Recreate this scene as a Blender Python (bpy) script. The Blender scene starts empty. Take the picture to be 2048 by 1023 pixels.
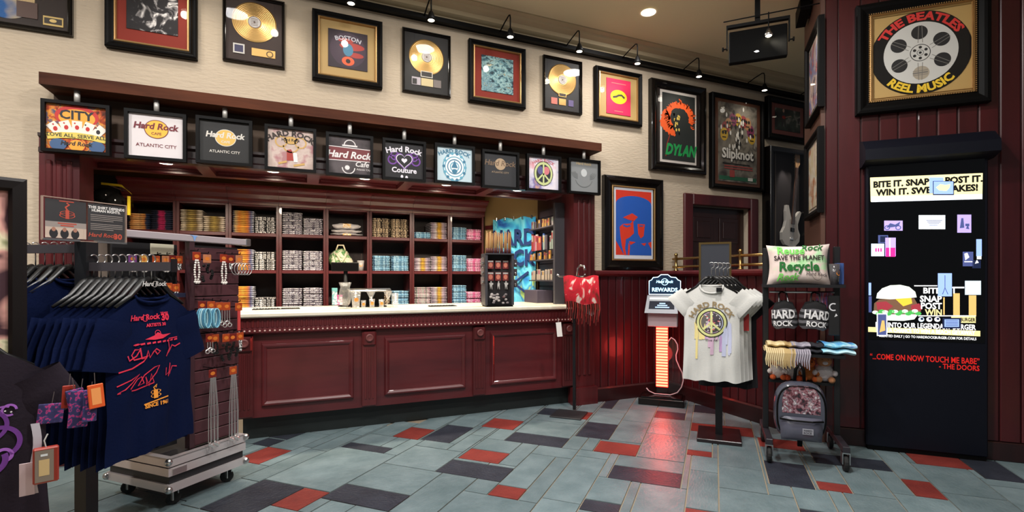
import bpy, bmesh, math, random
from math import sin, cos, pi, radians, sqrt, atan2
from mathutils import Vector, Matrix
random.seed(7)
S = bpy.context.scene
COL = S.collection
# ---------------------------------------------------------------- camera, light, exposure
CX, FP, YH, CH = 1040.0, 996.0, 556.5, 1.3
CT, ST = .4003, .9164
cam_d = bpy.data.cameras.new('camera'); cam = bpy.data.objects.new('camera', cam_d); COL.objects.link(cam)
cam.location = (0, 0, CH); cam.rotation_euler = (radians(90), 0, radians(-23.6))
cam_d.sensor_width = 36; cam_d.lens = 36*FP/2048
cam_d.shift_x = (1024-CX)/2048; cam_d.shift_y = (YH-511.5)/2048
cam_d.clip_start = .05; S.camera = cam
S.view_settings.view_transform = 'Standard'; S.view_settings.look = 'None'
S.view_settings.exposure = 0.0; S.view_settings.gamma = 1; S.view_settings.use_curve_mapping = False
wd = bpy.data.worlds.new('world'); S.world = wd; wd.use_nodes = True
wd.node_tree.nodes['Background'].inputs[0].default_value = (.85, .9, 1, 1)
wd.node_tree.nodes['Background'].inputs[1].default_value = .12
def lamp(name, kind, loc, energy, col=(1, .9, .76), aim=None, size=.2, angle=70, blend=.7):
    d = bpy.data.lights.new(name, kind); d.energy = energy; d.color = col
    if kind == 'SPOT': d.spot_size = radians(angle); d.spot_blend = blend; d.shadow_soft_size = size
    elif kind == 'AREA': d.shape = 'DISK'; d.size = size
    else: d.shadow_soft_size = size
    o = bpy.data.objects.new(name, d); COL.objects.link(o); o.location = loc
    if aim is not None:
        o.rotation_euler = (Vector(aim)-Vector(loc)).to_track_quat('-Z', 'Y').to_euler()
    return o
# ceiling lamps of the shop (one in view, the others behind and above the camera); leftmost one added unseen to brighten the left wall
CEIL = 3.8
LC = (1, .975, .95)
for (x, y, e) in ((2.98, 3.80, 22), (1.2, 3.70, 7), (-.58, 3.70, 6), (2.3, 2.0, 58), (.5, 1.9, 70), (-1.2, 1.9, 56), (1.2, .2, 40), (-.6, .2, 34), (-2.6, 2.3, 84)):
    lamp('ceiling_lamp', 'AREA', (x, y, CEIL-.03), e, LC, size=.22)
for x in (2.1, .9, -.3, -1.3):              # fill spots added out of view to brighten the hanging frames
    lamp('accent_or_fill_spot', 'SPOT', (x, 1.9, CEIL-.06), 36, LC, (x*1.1-.1, 4.34, 2.2), .06, 44, .9)
# ---------------------------------------------------------------- measuring: a pixel of the photograph to a point on a real plane
def ray(u, v):
    a = (u-CX)/FP
    return Vector((CT+ST*a, ST-CT*a, (YH-v)/FP))
def onW(u, v, Y):
    d = ray(u, v); t = Y/d.y
    return Vector((d.x*t, Y, CH+d.z*t))
def onX(u, v, X):
    d = ray(u, v); t = X/d.x
    return Vector((X, d.y*t, CH+d.z*t))
def onZ(u, v, Z):
    d = ray(u, v); t = (Z-CH)/d.z
    return Vector((d.x*t, d.y*t, Z))
def onS(u, v, s):                      # plane x + y = s (the right wall's direction)
    d = ray(u, v); t = s/(d.x+d.y)
    return Vector((d.x*t, d.y*t, CH+d.z*t))
def onD(u, v, s):                      # plane x - y = s (the pillar's left side)
    d = ray(u, v); t = s/(d.x-d.y)
    return Vector((d.x*t, d.y*t, CH+d.z*t))
def atT(u, v, t):
    d = ray(u, v); return Vector((d.x*t, d.y*t, CH+d.z*t))
# ---------------------------------------------------------------- materials
def lin(c):
    return tuple(((x/255)/12.92 if x/255 <= .04045 else ((x/255+.055)/1.055)**2.4) for x in c)+(1,)
MATS = {}
def mat(name, col, rough=.5, metal=0, emit=0, coat=0, alpha=1, trans=0, bump=None, mottle=None, spec=.5, ecol=None):
    if name in MATS: return MATS[name]
    m = bpy.data.materials.new(name); m.use_nodes = True; MATS[name] = m
    nt = m.node_tree; b = nt.nodes['Principled BSDF']; c = lin(col)
    b.inputs['Base Color'].default_value = c; b.inputs['Roughness'].default_value = rough
    b.inputs['Metallic'].default_value = metal; b.inputs['Alpha'].default_value = alpha
    b.inputs['Coat Weight'].default_value = coat; b.inputs['Transmission Weight'].default_value = trans
    b.inputs['Specular IOR Level'].default_value = spec
    if emit:
        b.inputs['Emission Color'].default_value = lin(ecol or col); b.inputs['Emission Strength'].default_value = emit
    tc = None
    if mottle or bump:
        tc = nt.nodes.new('ShaderNodeTexCoord')
    if mottle:                          # (scale, second colour, stretch, object-random amount)
        sc, c2, st = mottle[:3]
        mp = nt.nodes.new('ShaderNodeMapping'); mp.inputs['Scale'].default_value = st
        nz = nt.nodes.new('ShaderNodeTexNoise'); nz.inputs['Scale'].default_value = sc; nz.inputs['Detail'].default_value = 6
        nz.inputs['Roughness'].default_value = .62
        mx = nt.nodes.new('ShaderNodeMix'); mx.data_type = 'RGBA'
        mx.inputs[6].default_value = c; mx.inputs[7].default_value = lin(c2)
        rp = nt.nodes.new('ShaderNodeMapRange'); rp.inputs[1].default_value = .3; rp.inputs[2].default_value = .7
        if len(mottle) > 3:
            gm = nt.nodes.new('ShaderNodeNewGeometry'); oi = nt.nodes.new('ShaderNodeObjectInfo')
            ad = nt.nodes.new('ShaderNodeVectorMath'); ad.operation = 'MULTIPLY_ADD'
            ad.inputs[1].default_value = (9, 7, 5)
            nt.links.new(oi.outputs['Random'], ad.inputs[0]); nt.links.new(gm.outputs['Position'], ad.inputs[2]); nt.links.new(ad.outputs[0], mp.inputs[0])
            hs = nt.nodes.new('ShaderNodeHueSaturation'); mr = nt.nodes.new('ShaderNodeMapRange')
            mr.inputs[3].default_value = 1-mottle[3]; mr.inputs[4].default_value = 1+mottle[3]
            nt.links.new(oi.outputs['Random'], mr.inputs[0]); nt.links.new(mr.outputs[0], hs.inputs['Value'])
            nt.links.new(mx.outputs[2], hs.inputs['Color']); nt.links.new(hs.outputs[0], b.inputs['Base Color'])
        else:
            nt.links.new(tc.outputs['Object'], mp.inputs[0]); nt.links.new(mx.outputs[2], b.inputs['Base Color'])
        nt.links.new(mp.outputs[0], nz.inputs['Vector']); nt.links.new(nz.outputs[0], rp.inputs[0]); nt.links.new(rp.outputs[0], mx.inputs[0])
    if bump:                            # (scale, strength, stretch)
        mp2 = nt.nodes.new('ShaderNodeMapping'); mp2.inputs['Scale'].default_value = bump[2] if len(bump) > 2 else (1, 1, 1)
        n2 = nt.nodes.new('ShaderNodeTexNoise'); n2.inputs['Scale'].default_value = bump[0]; n2.inputs['Detail'].default_value = 4
        bp = nt.nodes.new('ShaderNodeBump'); bp.inputs['Strength'].default_value = bump[1]; bp.inputs['Distance'].default_value = .01
        nt.links.new(tc.outputs['Object'], mp2.inputs[0]); nt.links.new(mp2.outputs[0], n2.inputs['Vector'])
        nt.links.new(n2.outputs[0], bp.inputs['Height']); nt.links.new(bp.outputs[0], b.inputs['Normal'])
    return m
def ramp_mat(name, stops, scale=4, stretch=(1, 1, 1), rough=.8, kind='noise', detail=3, const=False, axis=None, emit=0, bump=0, dist=0):
    """cloth or print whose colours run through a ramp: by noise, voronoi or along one axis"""
    if name in MATS: return MATS[name]
    m = bpy.data.materials.new(name); m.use_nodes = True; MATS[name] = m
    nt = m.node_tree; b = nt.nodes['Principled BSDF']; b.inputs['Roughness'].default_value = rough
    tc = nt.nodes.new('ShaderNodeTexCoord'); mp = nt.nodes.new('ShaderNodeMapping'); mp.inputs['Scale'].default_value = stretch
    nt.links.new(tc.outputs['Object'], mp.inputs[0])
    cr = nt.nodes.new('ShaderNodeValToRGB')
    if const: cr.color_ramp.interpolation = 'CONSTANT'
    while len(cr.color_ramp.elements) < len(stops): cr.color_ramp.elements.new(.5)
    for e, (p, c) in zip(cr.color_ramp.elements, stops): e.position = p; e.color = lin(c)
    if kind == 'axis':
        sp = nt.nodes.new('ShaderNodeSeparateXYZ'); nz = nt.nodes.new('ShaderNodeTexNoise'); nz.inputs['Scale'].default_value = scale
        nz.inputs['Detail'].default_value = detail
        oi = nt.nodes.new('ShaderNodeObjectInfo'); va = nt.nodes.new('ShaderNodeVectorMath'); va.inputs[1].default_value = (5, 5, 5); va.operation = 'MULTIPLY_ADD'
        nt.links.new(oi.outputs['Random'], va.inputs[0]); nt.links.new(mp.outputs[0], va.inputs[2]); nt.links.new(va.outputs[0], nz.inputs['Vector'])
        ma = nt.nodes.new('ShaderNodeMath'); ma.operation = 'MULTIPLY_ADD'; ma.inputs[1].default_value = dist
        ad = nt.nodes.new('ShaderNodeMath'); ad.operation = 'ADD'; ad.inputs[1].default_value = .5-dist*.5
        nt.links.new(tc.outputs['Object'], sp.inputs[0]); nt.links.new(sp.outputs[axis or 0], ad.inputs[0])
        nt.links.new(nz.outputs[0], ma.inputs[0]); nt.links.new(ad.outputs[0], ma.inputs[2]); nt.links.new(ma.outputs[0], cr.inputs[0])
    elif kind == 'voronoi':
        vz = nt.nodes.new('ShaderNodeTexVoronoi'); vz.inputs['Scale'].default_value = scale
        nt.links.new(mp.outputs[0], vz.inputs['Vector']); sp = nt.nodes.new('ShaderNodeSeparateColor')
        nt.links.new(vz.outputs['Color'], sp.inputs[0]); nt.links.new(sp.outputs[0], cr.inputs[0])
    else:
        nz = nt.nodes.new('ShaderNodeTexNoise'); nz.inputs['Scale'].default_value = scale; nz.inputs['Detail'].default_value = detail
        nz.inputs['Distortion'].default_value = dist
        if name.startswith('fold_'):
            oi = nt.nodes.new('ShaderNodeObjectInfo'); va = nt.nodes.new('ShaderNodeVectorMath'); va.operation = 'MULTIPLY_ADD'; va.inputs[1].default_value = (.006, .009, .0)
            nt.links.new(oi.outputs['Random'], va.inputs[0]); nt.links.new(mp.outputs[0], va.inputs[2]); nt.links.new(va.outputs[0], nz.inputs['Vector'])
        else: nt.links.new(mp.outputs[0], nz.inputs['Vector'])
        nt.links.new(nz.outputs[0], cr.inputs[0])
    if name.startswith('fold_'):
        o2 = nt.nodes.new('ShaderNodeObjectInfo'); hs = nt.nodes.new('ShaderNodeHueSaturation'); mr = nt.nodes.new('ShaderNodeMapRange'); mr.inputs[3].default_value = .62; mr.inputs[4].default_value = 1.12
        nt.links.new(o2.outputs['Random'], mr.inputs[0]); nt.links.new(mr.outputs[0], hs.inputs['Value']); nt.links.new(cr.outputs[0], hs.inputs['Color']); nt.links.new(hs.outputs[0], b.inputs['Base Color'])
    else: nt.links.new(cr.outputs[0], b.inputs['Base Color'])
    if emit:
        nt.links.new(cr.outputs[0], b.inputs['Emission Color']); b.inputs['Emission Strength'].default_value = emit
    if bump:
        bp = nt.nodes.new('ShaderNodeBump'); bp.inputs['Strength'].default_value = bump; bp.inputs['Distance'].default_value = .01
        n2 = nt.nodes.new('ShaderNodeTexNoise'); n2.inputs['Scale'].default_value = 60; nt.links.new(tc.outputs['Object'], n2.inputs['Vector'])
        nt.links.new(n2.outputs[0], bp.inputs['Height']); nt.links.new(bp.outputs[0], b.inputs['Normal'])
    return m
def flat(c, rough=.6, emit=0):
    return mat('print_%d_%d_%d_%d' % (*c, int(emit*10)), c, rough, emit=emit)
# ---------------------------------------------------------------- mesh builder
class MB:
    def __init__(s): s.v = []; s.f = []; s.m = []
    def add(s, vs, fs, mi=0):
        o = len(s.v); s.v += [tuple(p) for p in vs]
        for f in fs: s.f.append(tuple(i+o for i in f)); s.m.append(mi)
        return s
    def box(s, x0, x1, y0, y1, z0, z1, mi=0, c=0):
        if c <= 0:
            vs = [(x, y, z) for x in (x0, x1) for y in (y0, y1) for z in (z0, z1)]
            return s.add(vs, [(0, 1, 3, 2), (4, 6, 7, 5), (0, 4, 5, 1), (2, 3, 7, 6), (0, 2, 6, 4), (1, 5, 7, 3)], mi)
        X, Y, Z = (x0, x1), (y0, y1), (z0, z1); vs = []; ix = {}
        for i in (0, 1):
            for j in (0, 1):
                for k in (0, 1):
                    dx, dy, dz = (c, -c)[i], (c, -c)[j], (c, -c)[k]
                    for q, p in enumerate(((X[i], Y[j]+dy, Z[k]+dz), (X[i]+dx, Y[j], Z[k]+dz), (X[i]+dx, Y[j]+dy, Z[k]))):
                        ix[i, j, k, q] = len(vs); vs.append(p)
        I = lambda i, j, k, q: ix[i, j, k, q]; fs = []
        for i in (0, 1): fs.append((I(i, 0, 0, 0), I(i, 0, 1, 0), I(i, 1, 1, 0), I(i, 1, 0, 0))[::(1, -1)[i]])
        for j in (0, 1): fs.append((I(0, j, 0, 1), I(1, j, 0, 1), I(1, j, 1, 1), I(0, j, 1, 1))[::(1, -1)[j]])
        for k in (0, 1): fs.append((I(0, 0, k, 2), I(0, 1, k, 2), I(1, 1, k, 2), I(1, 0, k, 2))[::(1, -1)[k]])
        for a in (0, 1):
            for b in (0, 1):
                fs += [(I(a, b, 0, 0), I(a, b, 1, 0), I(a, b, 1, 1), I(a, b, 0, 1)), (I(a, 0, b, 0), I(a, 1, b, 0), I(a, 1, b, 2), I(a, 0, b, 2)),
                       (I(0, a, b, 1), I(1, a, b, 1), I(1, a, b, 2), I(0, a, b, 2))]
                for k in (0, 1): fs.append((I(a, b, k, 0), I(a, b, k, 1), I(a, b, k, 2)))
        return s.add(vs, fs, mi)
    def prism(s, poly, y0, y1, mi=0, caps=True):          # polygon in x,z pushed along y; y0 is the near face
        n = len(poly); vs = [(x, y0, z) for x, z in poly]+[(x, y1, z) for x, z in poly]
        fs = [(i, i+n, (i+1) % n+n, (i+1) % n) for i in range(n)]
        if caps: fs += [tuple(range(n)), tuple(range(2*n-1, n-1, -1))]
        return s.add(vs, fs, mi)
    def xprism(s, poly, x0, x1, mi=0):                    # polygon in y,z pushed along x
        n = len(poly); vs = [(x0, y, z) for y, z in poly]+[(x1, y, z) for y, z in poly]
        return s.add(vs, [(i, (i+1) % n, (i+1) % n+n, i+n) for i in range(n)]+[tuple(range(n-1, -1, -1)), tuple(range(n, 2*n))], mi)
    def zprism(s, poly, z0, z1, mi=0):
        n = len(poly); vs = [(x, y, z0) for x, y in poly]+[(x, y, z1) for x, y in poly]
        return s.add(vs, [(i, (i+1) % n, (i+1) % n+n, i+n) for i in range(n)]+[tuple(range(n-1, -1, -1)), tuple(range(n, 2*n))], mi)
    def plate(s, poly, y, mi=0): return s.add([(x, y, z) for x, z in poly], [tuple(range(len(poly)))], mi)
    def rect(s, x0, x1, z0, z1, y, mi=0): return s.plate(((x0, z0), (x1, z0), (x1, z1), (x0, z1)), y, mi)
    def ell(s, x, z, rx, rz, y, mi=0, n=28, a0=0, a1=360):
        pts = [(x+rx*cos(radians(a0+(a1-a0)*i/n)), z+rz*sin(radians(a0+(a1-a0)*i/n))) for i in range(n if a1-a0 >= 360 else n+1)]
        return s.plate(pts, y, mi)
    def ring(s, x, z, r0, r1, y, mi=0, n=32, a0=0, a1=360, k=1):
        vs = []
        for i in range(n+1):
            a = radians(a0+(a1-a0)*i/n)
            vs += [(x+r0*cos(a), y, z+k*r0*sin(a)), (x+r1*cos(a), y, z+k*r1*sin(a))]
        return s.add(vs, [(2*i, 2*i+1, 2*i+3, 2*i+2) for i in range(n)], mi)
    def ribbon(s, pts, w, y, mi=0):                       # flat painted stroke in x,z
        vs = []
        for i, p in enumerate(pts):
            a = pts[max(0, i-1)]; b = pts[min(len(pts)-1, i+1)]; dx, dz = b[0]-a[0], b[1]-a[1]; L = math.hypot(dx, dz) or 1
            vs += [(p[0]-dz/L*w/2, y, p[1]+dx/L*w/2), (p[0]+dz/L*w/2, y, p[1]-dx/L*w/2)]
        return s.add(vs, [(2*i, 2*i+1, 2*i+3, 2*i+2) for i in range(len(pts)-1)], mi)
    def lathe(s, prof, n=16, c=(0, 0, 0), mi=0):
        vs = []; m = len(prof)
        for i in range(n):
            a = 2*pi*i/n
            vs += [(c[0]+r*cos(a), c[1]+r*sin(a), c[2]+z) for r, z in prof]
        fs = [(i*m+j, ((i+1) % n)*m+j, ((i+1) % n)*m+j+1, i*m+j+1) for i in range(n) for j in range(m-1)]
        if prof[0][0] > 1e-5: fs.append(tuple(i*m for i in range(n-1, -1, -1)))
        if prof[-1][0] > 1e-5: fs.append(tuple(i*m+m-1 for i in range(n)))
        return s.add(vs, fs, mi)
    def tube(s, pts, r, n=8, mi=0, closed=False):
        P = [Vector(p) for p in pts]; k = len(P); R = r if isinstance(r, (list, tuple)) else [r]*k; vs = []; up = None
        for i in range(k):
            a = P[(i-1) % k] if closed or i else P[0]; b = P[(i+1) % k] if closed or i < k-1 else P[-1]
            d = (b-a).normalized()
            if up is None: up = d.orthogonal().normalized()
            up = (up-d*up.dot(d)); up = up.normalized() if up.length > 1e-6 else d.orthogonal().normalized()
            w = d.cross(up)
            vs += [P[i]+(up*cos(2*pi*j/n)+w*sin(2*pi*j/n))*R[i] for j in range(n)]
        q = k if closed else k-1
        fs = [(i*n+j, i*n+(j+1) % n, ((i+1) % k)*n+(j+1) % n, ((i+1) % k)*n+j) for i in range(q) for j in range(n)]
        if not closed: fs += [tuple(range(n-1, -1, -1)), tuple((k-1)*n+j for j in range(n))]
        return s.add(vs, fs, mi)
    def ball(s, c, r, n=10, m=7, mi=0):
        rx, ry, rz = r if isinstance(r, (list, tuple)) else (r, r, r)
        vs = [(c[0], c[1], c[2]-rz)]
        for j in range(1, m):
            b = -pi/2+pi*j/m
            vs += [(c[0]+rx*cos(b)*cos(2*pi*i/n), c[1]+ry*cos(b)*sin(2*pi*i/n), c[2]+rz*sin(b)) for i in range(n)]
        vs.append((c[0], c[1], c[2]+rz)); L = len(vs)-1
        fs = [(0, 1+(i+1) % n, 1+i) for i in range(n)]
        for j in range(m-2): fs += [(1+j*n+i, 1+j*n+(i+1) % n, 1+(j+1)*n+(i+1) % n, 1+(j+1)*n+i) for i in range(n)]
        fs += [(L, 1+(m-2)*n+i, 1+(m-2)*n+(i+1) % n) for i in range(n)]
        return s.add(vs, fs, mi)
    def grid(s, fn, nu, nv, mi=0, wrap=False):
        vs = [fn(i/nu, j/nv) for i in range(nu if wrap else nu+1) for j in range(nv+1)]; m = nv+1; q = nu
        return s.add(vs, [(i*m+j, ((i+1) % q if wrap else i+1)*m+j, ((i+1) % q if wrap else i+1)*m+j+1, i*m+j+1) for i in range(q) for j in range(nv)], mi)
    def text(s, body, x, z, size, y=0, mi=0, bold=0, shear=0, align='C', arc=None, wx=1, space=1, warp=None):
        vs, fs, w = glyphs(body, bold, shear, space)
        out = []
        off = {'C': -w/2, 'L': 0, 'R': -w}[align]
        for (a, b) in vs:
            a = (a+off)*size*wx; b = b*size
            if arc:                                       # radius > 0: bulges up; < 0: bulges down
                th = a/arc; a, b = ((arc+b)*sin(th), (arc+b)*cos(th)-arc) if arc > 0 else ((-arc-b)*sin(-th), -(-arc-b)*cos(th)-arc)
            px, pz = x+a, z+b
            if warp: px, pz = warp(px, pz)
            out.append((px, y, pz))
        return s.add(out, fs, mi)
    def mapv(s, fn): s.v = [tuple(fn(*p)) for p in s.v]; return s
    def mesh(s, name, mats, smooth=False):
        me = bpy.data.meshes.new(name); me.from_pydata(s.v, [], s.f)
        for m in (mats if isinstance(mats, (list, tuple)) else [mats]): me.materials.append(m)
        if any(s.m): me.polygons.foreach_set('material_index', s.m)
        if smooth: me.polygons.foreach_set('use_smooth', [True]*len(s.f))
        me.update(); return me
    def build(s, name, mats, parent=None, loc=(0, 0, 0), rz=0, smooth=False, label=None, **k):
        return put(name, s.mesh(name, mats, smooth), parent, loc, rz, label, **k)
_G = {}
def glyphs(body, bold, shear, space):
    k = (body, bold, shear, space)
    if k not in _G:
        cu = bpy.data.curves.new('t', 'FONT'); cu.body = body; cu.size = 1; cu.offset = bold; cu.shear = shear; cu.resolution_u = 2; cu.fill_mode = 'FRONT'; cu.space_character = space
        o = bpy.data.objects.new('t', cu); me = bpy.data.meshes.new_from_object(o)
        vs = [(v.co.x, v.co.y) for v in me.vertices]; fs = [tuple(p.vertices) for p in me.polygons]
        w = max([v[0] for v in vs] or [0])+min([v[0] for v in vs] or [0])
        bpy.data.objects.remove(o); bpy.data.curves.remove(cu); bpy.data.meshes.remove(me); _G[k] = (vs, fs, w)
    return _G[k]
def put(name, me, parent=None, loc=(0, 0, 0), rz=0, label=None, cat=None, group=None, kind=None, rot=None, scale=None):
    o = bpy.data.objects.new(name, me); COL.objects.link(o); o.location = loc
    o.rotation_euler = rot if rot else (0, 0, rz)
    if scale: o.scale = scale
    if parent: o.parent = parent
    if label: o['label'] = label
    if cat: o['category'] = cat
    if group: o['group'] = group
    if kind: o['kind'] = kind
    return o
def thing(name, label, cat, loc=(0, 0, 0), rz=0, group=None, rot=None):
    o = put(name, None, None, loc, rz, label, cat, group, rot=rot); o.empty_display_size = .05
    return o
def kids(o): return [c for c in bpy.data.objects if c.parent == o]
def dup(root, loc, rz=0, label=None, group=None, tree=None):
    tree = tree or branch(root)
    def cp(node, par):
        o, ch = node; c = o.copy(); COL.objects.link(c)
        if par: c.parent = par
        for q in ch: cp(q, c)
        return c
    r = cp(tree, None); r.location = loc; r.rotation_euler = (0, 0, rz)
    if label: r['label'] = label
    if group: r['group'] = group
    return r
def branch(o): return (o, [branch(c) for c in o.children])
R45 = pi/4
TILES = '18,40,94,111,D;27,40,111,121,R;36,47,121,145,D;49,64,69,81,R;64,72,60,69,D;73,92,54,69,D;74,80,95,115,D;92,106,106,118,R;93,115,119,132,D;118,132,134,149,R;104,116,151,175,D;80,91,143,159,R;66,78,142,166,D;56,64,166,176,R;146,158,150,165,D;145,158,166,175,R;120,142,176,190,D;105,118,187,203,R;168,188,176,182,D;160,173,203,217,D;177,192,220,231,D;145,158,220,245,R;114,120,220,229,R;82,94,197,220,D;57,64,194,205,D;57,69,222,231,R;96,118,246,259,D;122,133,263,286,D;97,104,260,269,R;68,80,252,262,D;102,116,286,294,R;134,146,296,312,R;126,147,312,323,D;134,146,246,262,R;0,30,0,14,G;0,30,14,38,G;0,20,38,62,G;0,20,62,86,G;0,18,86,110,G;0,18,110,134,G;0,30,134,164,G;0,30,164,194,G;0,38,194,208,G;0,20,208,232,G;0,20,232,256,G;0,20,256,280,G;0,20,280,310,G;0,30,310,334,G;0,20,334,355,G;18,38,86,94,G;18,27,111,125,G;18,36,125,134,G;20,40,38,68,G;20,49,68,86,G;20,50,208,222,G;20,57,222,252,G;20,40,252,266,G;20,50,266,280,G;20,50,280,304,G;20,50,304,310,G;20,50,334,348,G;20,50,348,355,G;27,36,121,125,G;30,50,24,38,G;30,36,134,158,G;30,56,158,182,G;30,60,182,194,G;30,60,310,334,G;36,66,145,158,G;38,68,86,94,G;38,57,194,208,G;40,64,38,62,G;40,64,62,68,G;40,74,94,121,G;40,68,252,266,G;47,66,121,145,G;49,64,68,69,G;49,69,81,86,G;50,82,208,222,G;50,80,266,280,G;50,80,280,294,G;50,70,294,310,G;50,70,334,348,G;50,88,348,355,G;56,66,158,166,G;56,94,176,182,G;57,82,205,208,G;57,87,231,252,G;60,98,182,194,G;60,90,310,334,G;64,73,52,60,G;64,84,69,81,G;64,94,166,176,G;64,82,194,205,G;66,86,121,142,G;68,88,86,94,G;68,97,262,266,G;69,107,81,86,G;69,99,222,231,G;70,108,294,310,G;70,100,334,348,G;72,73,60,69,G;74,104,94,95,G;74,92,115,121,G;78,80,142,156,G;78,80,156,166,G;80,92,95,109,G;80,92,109,115,G;80,100,142,143,G;80,104,159,166,G;80,96,252,262,G;80,97,266,280,G;80,102,280,294,G;82,105,194,197,G;82,114,220,222,G;84,104,69,81,G;86,93,121,135,G;86,106,135,142,G;87,107,231,245,G;87,96,245,252,G;88,108,86,94,G;88,118,348,355,G;90,120,310,334,G;91,104,143,159,G;92,112,95,106,G;92,93,118,121,G;93,113,118,119,G;93,118,132,135,G;94,104,166,182,G;94,105,197,220,G;96,126,245,246,G;96,97,259,262,G;97,134,259,260,G;97,122,269,280,G;98,105,182,194,G;99,114,222,231,G;100,118,142,143,G;100,130,334,348,G;102,122,280,286,G;104,118,143,151,G;104,120,175,182,G;104,122,260,269,G;105,120,182,187,G;105,135,203,220,G;106,136,106,118,G;106,118,135,142,G;107,145,231,245,G;108,134,294,310,G;113,151,118,119,G;114,145,229,231,G;115,149,119,132,G;116,136,151,175,G;116,146,286,294,G;118,148,132,134,G;118,138,149,151,G;118,120,187,203,G;118,134,246,259,G;118,156,348,355,G;120,140,175,176,G;120,150,190,203,G;120,145,220,229,G;120,126,310,334,G;122,134,260,263,G;126,146,245,246,G;126,134,310,312,G;126,156,323,334,G;130,168,334,348,G;132,162,134,149,G;133,163,263,286,G;134,172,262,263,G;134,172,294,296,G;135,160,203,220,G;136,145,151,175,G;138,146,149,151,G;140,170,175,176,G;142,162,176,190,G;145,146,151,166,G;146,176,149,150,G;146,184,165,166,G;146,184,245,262,G;146,176,286,294,G;146,176,296,312,G;147,177,312,323,G;148,168,132,134,G;150,170,190,203,G;156,186,323,334,G;156,194,348,355,G;158,188,150,165,G;158,196,166,175,G;158,177,220,234,G;158,188,234,245,G;160,190,217,220,G;162,168,176,190,G;163,201,263,286,G;168,206,182,190,G;168,206,334,348,G;170,208,175,176,G;170,190,190,203,G;172,192,262,263,G;172,202,294,296,G;173,193,203,217,G;176,214,286,294,G;176,196,296,312,G;177,207,231,234,G;177,207,312,323,G;184,214,245,262,G;186,224,323,334,G;188,208,176,182,G;188,218,234,245,G;190,230,190,203,G;190,210,217,220,G;192,212,220,231,G;192,230,262,263,G;193,223,203,217,G;196,216,296,312,G;201,230,263,277,G;201,221,277,286,G;202,230,294,296,G;207,230,231,234,G;207,230,312,323,G;210,230,217,220,G;212,230,220,231,G;214,230,245,262,G;214,230,286,294,G;216,230,296,312,G;218,230,234,245,G;221,230,277,286,G;223,230,203,217,G'
# ---------------------------------------------------------------- shared materials
WOOD = mat('mahogany', (94, 31, 33), .34, coat=.25, mottle=(5, (52, 14, 17), (1, 1, .12)))
WOODX = mat('mahogany_lengthwise', (100, 34, 37), .34, coat=.25, mottle=(5, (66, 20, 24), (.12, 1, 1)))
WOODP = mat('mahogany_planks', (76, 20, 24), .34, coat=.2, mottle=(5, (50, 12, 16), (1, 1, .12), .16))
WOODD = mat('dark_mahogany', (46, 14, 15), .4, coat=.2, mottle=(5, (28, 9, 10), (1, 1, .12)))
BEAM = mat('walnut_beam', (98, 54, 34), .7, spec=.15, mottle=(7, (50, 25, 16), (.12, 1, 1)))
PLASTER = mat('plaster', (196, 180, 158), .85, mottle=(2, (186, 170, 148), (1, 1, 1)), bump=(34, .6, (.5, 1, 1.6)))
TAN = mat('tan_wall', (150, 124, 82), .85)
CEILM = mat('ceiling_paint', (224, 213, 178), .9)
BLACK = mat('black_paint', (9, 8, 8), .5, spec=.12)
BLKGLOSS = mat('black_lacquer', (12, 9, 8), .2, coat=.25, spec=.3)
STEEL = mat('black_steel', (30, 30, 33), .4, metal=.4)
CHROME = mat('brushed_steel', (200, 200, 200), .28, metal=1)
GOLDF = mat('gilt_moulding', (176, 138, 88), .36, metal=.7)
BRASS = mat('brass', (196, 160, 100), .22, metal=1)
GOLDREC = mat('gold_record', (184, 148, 92), .32, metal=1)
WHITE = flat((236, 234, 230)); KICK = mat('black_toe_kick', (22, 27, 26), .5)
def two_sided_fresnel(nt, ior):
    fr = nt.nodes.new('ShaderNodeFresnel'); g = nt.nodes.new('ShaderNodeNewGeometry'); m = nt.nodes.new('ShaderNodeMath'); m.operation = 'MULTIPLY_ADD'
    m.inputs[1].default_value = 1/ior-ior; m.inputs[2].default_value = ior
    nt.links.new(g.outputs['Backfacing'], m.inputs[0]); nt.links.new(m.outputs[0], fr.inputs[0]); return fr
def clear(name, ior, tint=.96, rough=.03, frost=0):
    m = bpy.data.materials.new(name); m.use_nodes = True; MATS[name] = m; nt = m.node_tree
    nt.nodes.remove(nt.nodes['Principled BSDF']); o = nt.nodes['Material Output']
    a = nt.nodes.new('ShaderNodeBsdfTransparent'); a.inputs[0].default_value = (tint, tint, tint, 1)
    b = nt.nodes.new('ShaderNodeBsdfGlossy'); b.inputs['Roughness'].default_value = rough
    x = nt.nodes.new('ShaderNodeMixShader'); fr = two_sided_fresnel(nt, ior)
    nt.links.new(fr.outputs[0], x.inputs[0]); nt.links.new(a.outputs[0], x.inputs[1]); nt.links.new(b.outputs[0], x.inputs[2]); nt.links.new(x.outputs[0], o.inputs[0])
    if frost:
        df = nt.nodes.new('ShaderNodeBsdfTranslucent'); x2 = nt.nodes.new('ShaderNodeMixShader'); x2.inputs[0].default_value = frost
        nt.links.new(x.outputs[0], x2.inputs[1]); nt.links.new(df.outputs[0], x2.inputs[2]); nt.links.new(x2.outputs[0], o.inputs[0])
    return m
GLASS = clear('clear_glass', 1.8, .96, .05, .08); ACRYL = clear('clear_acrylic', 1.4, .97)
RUBBER = mat('black_rubber', (20, 20, 20), .7)
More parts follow.
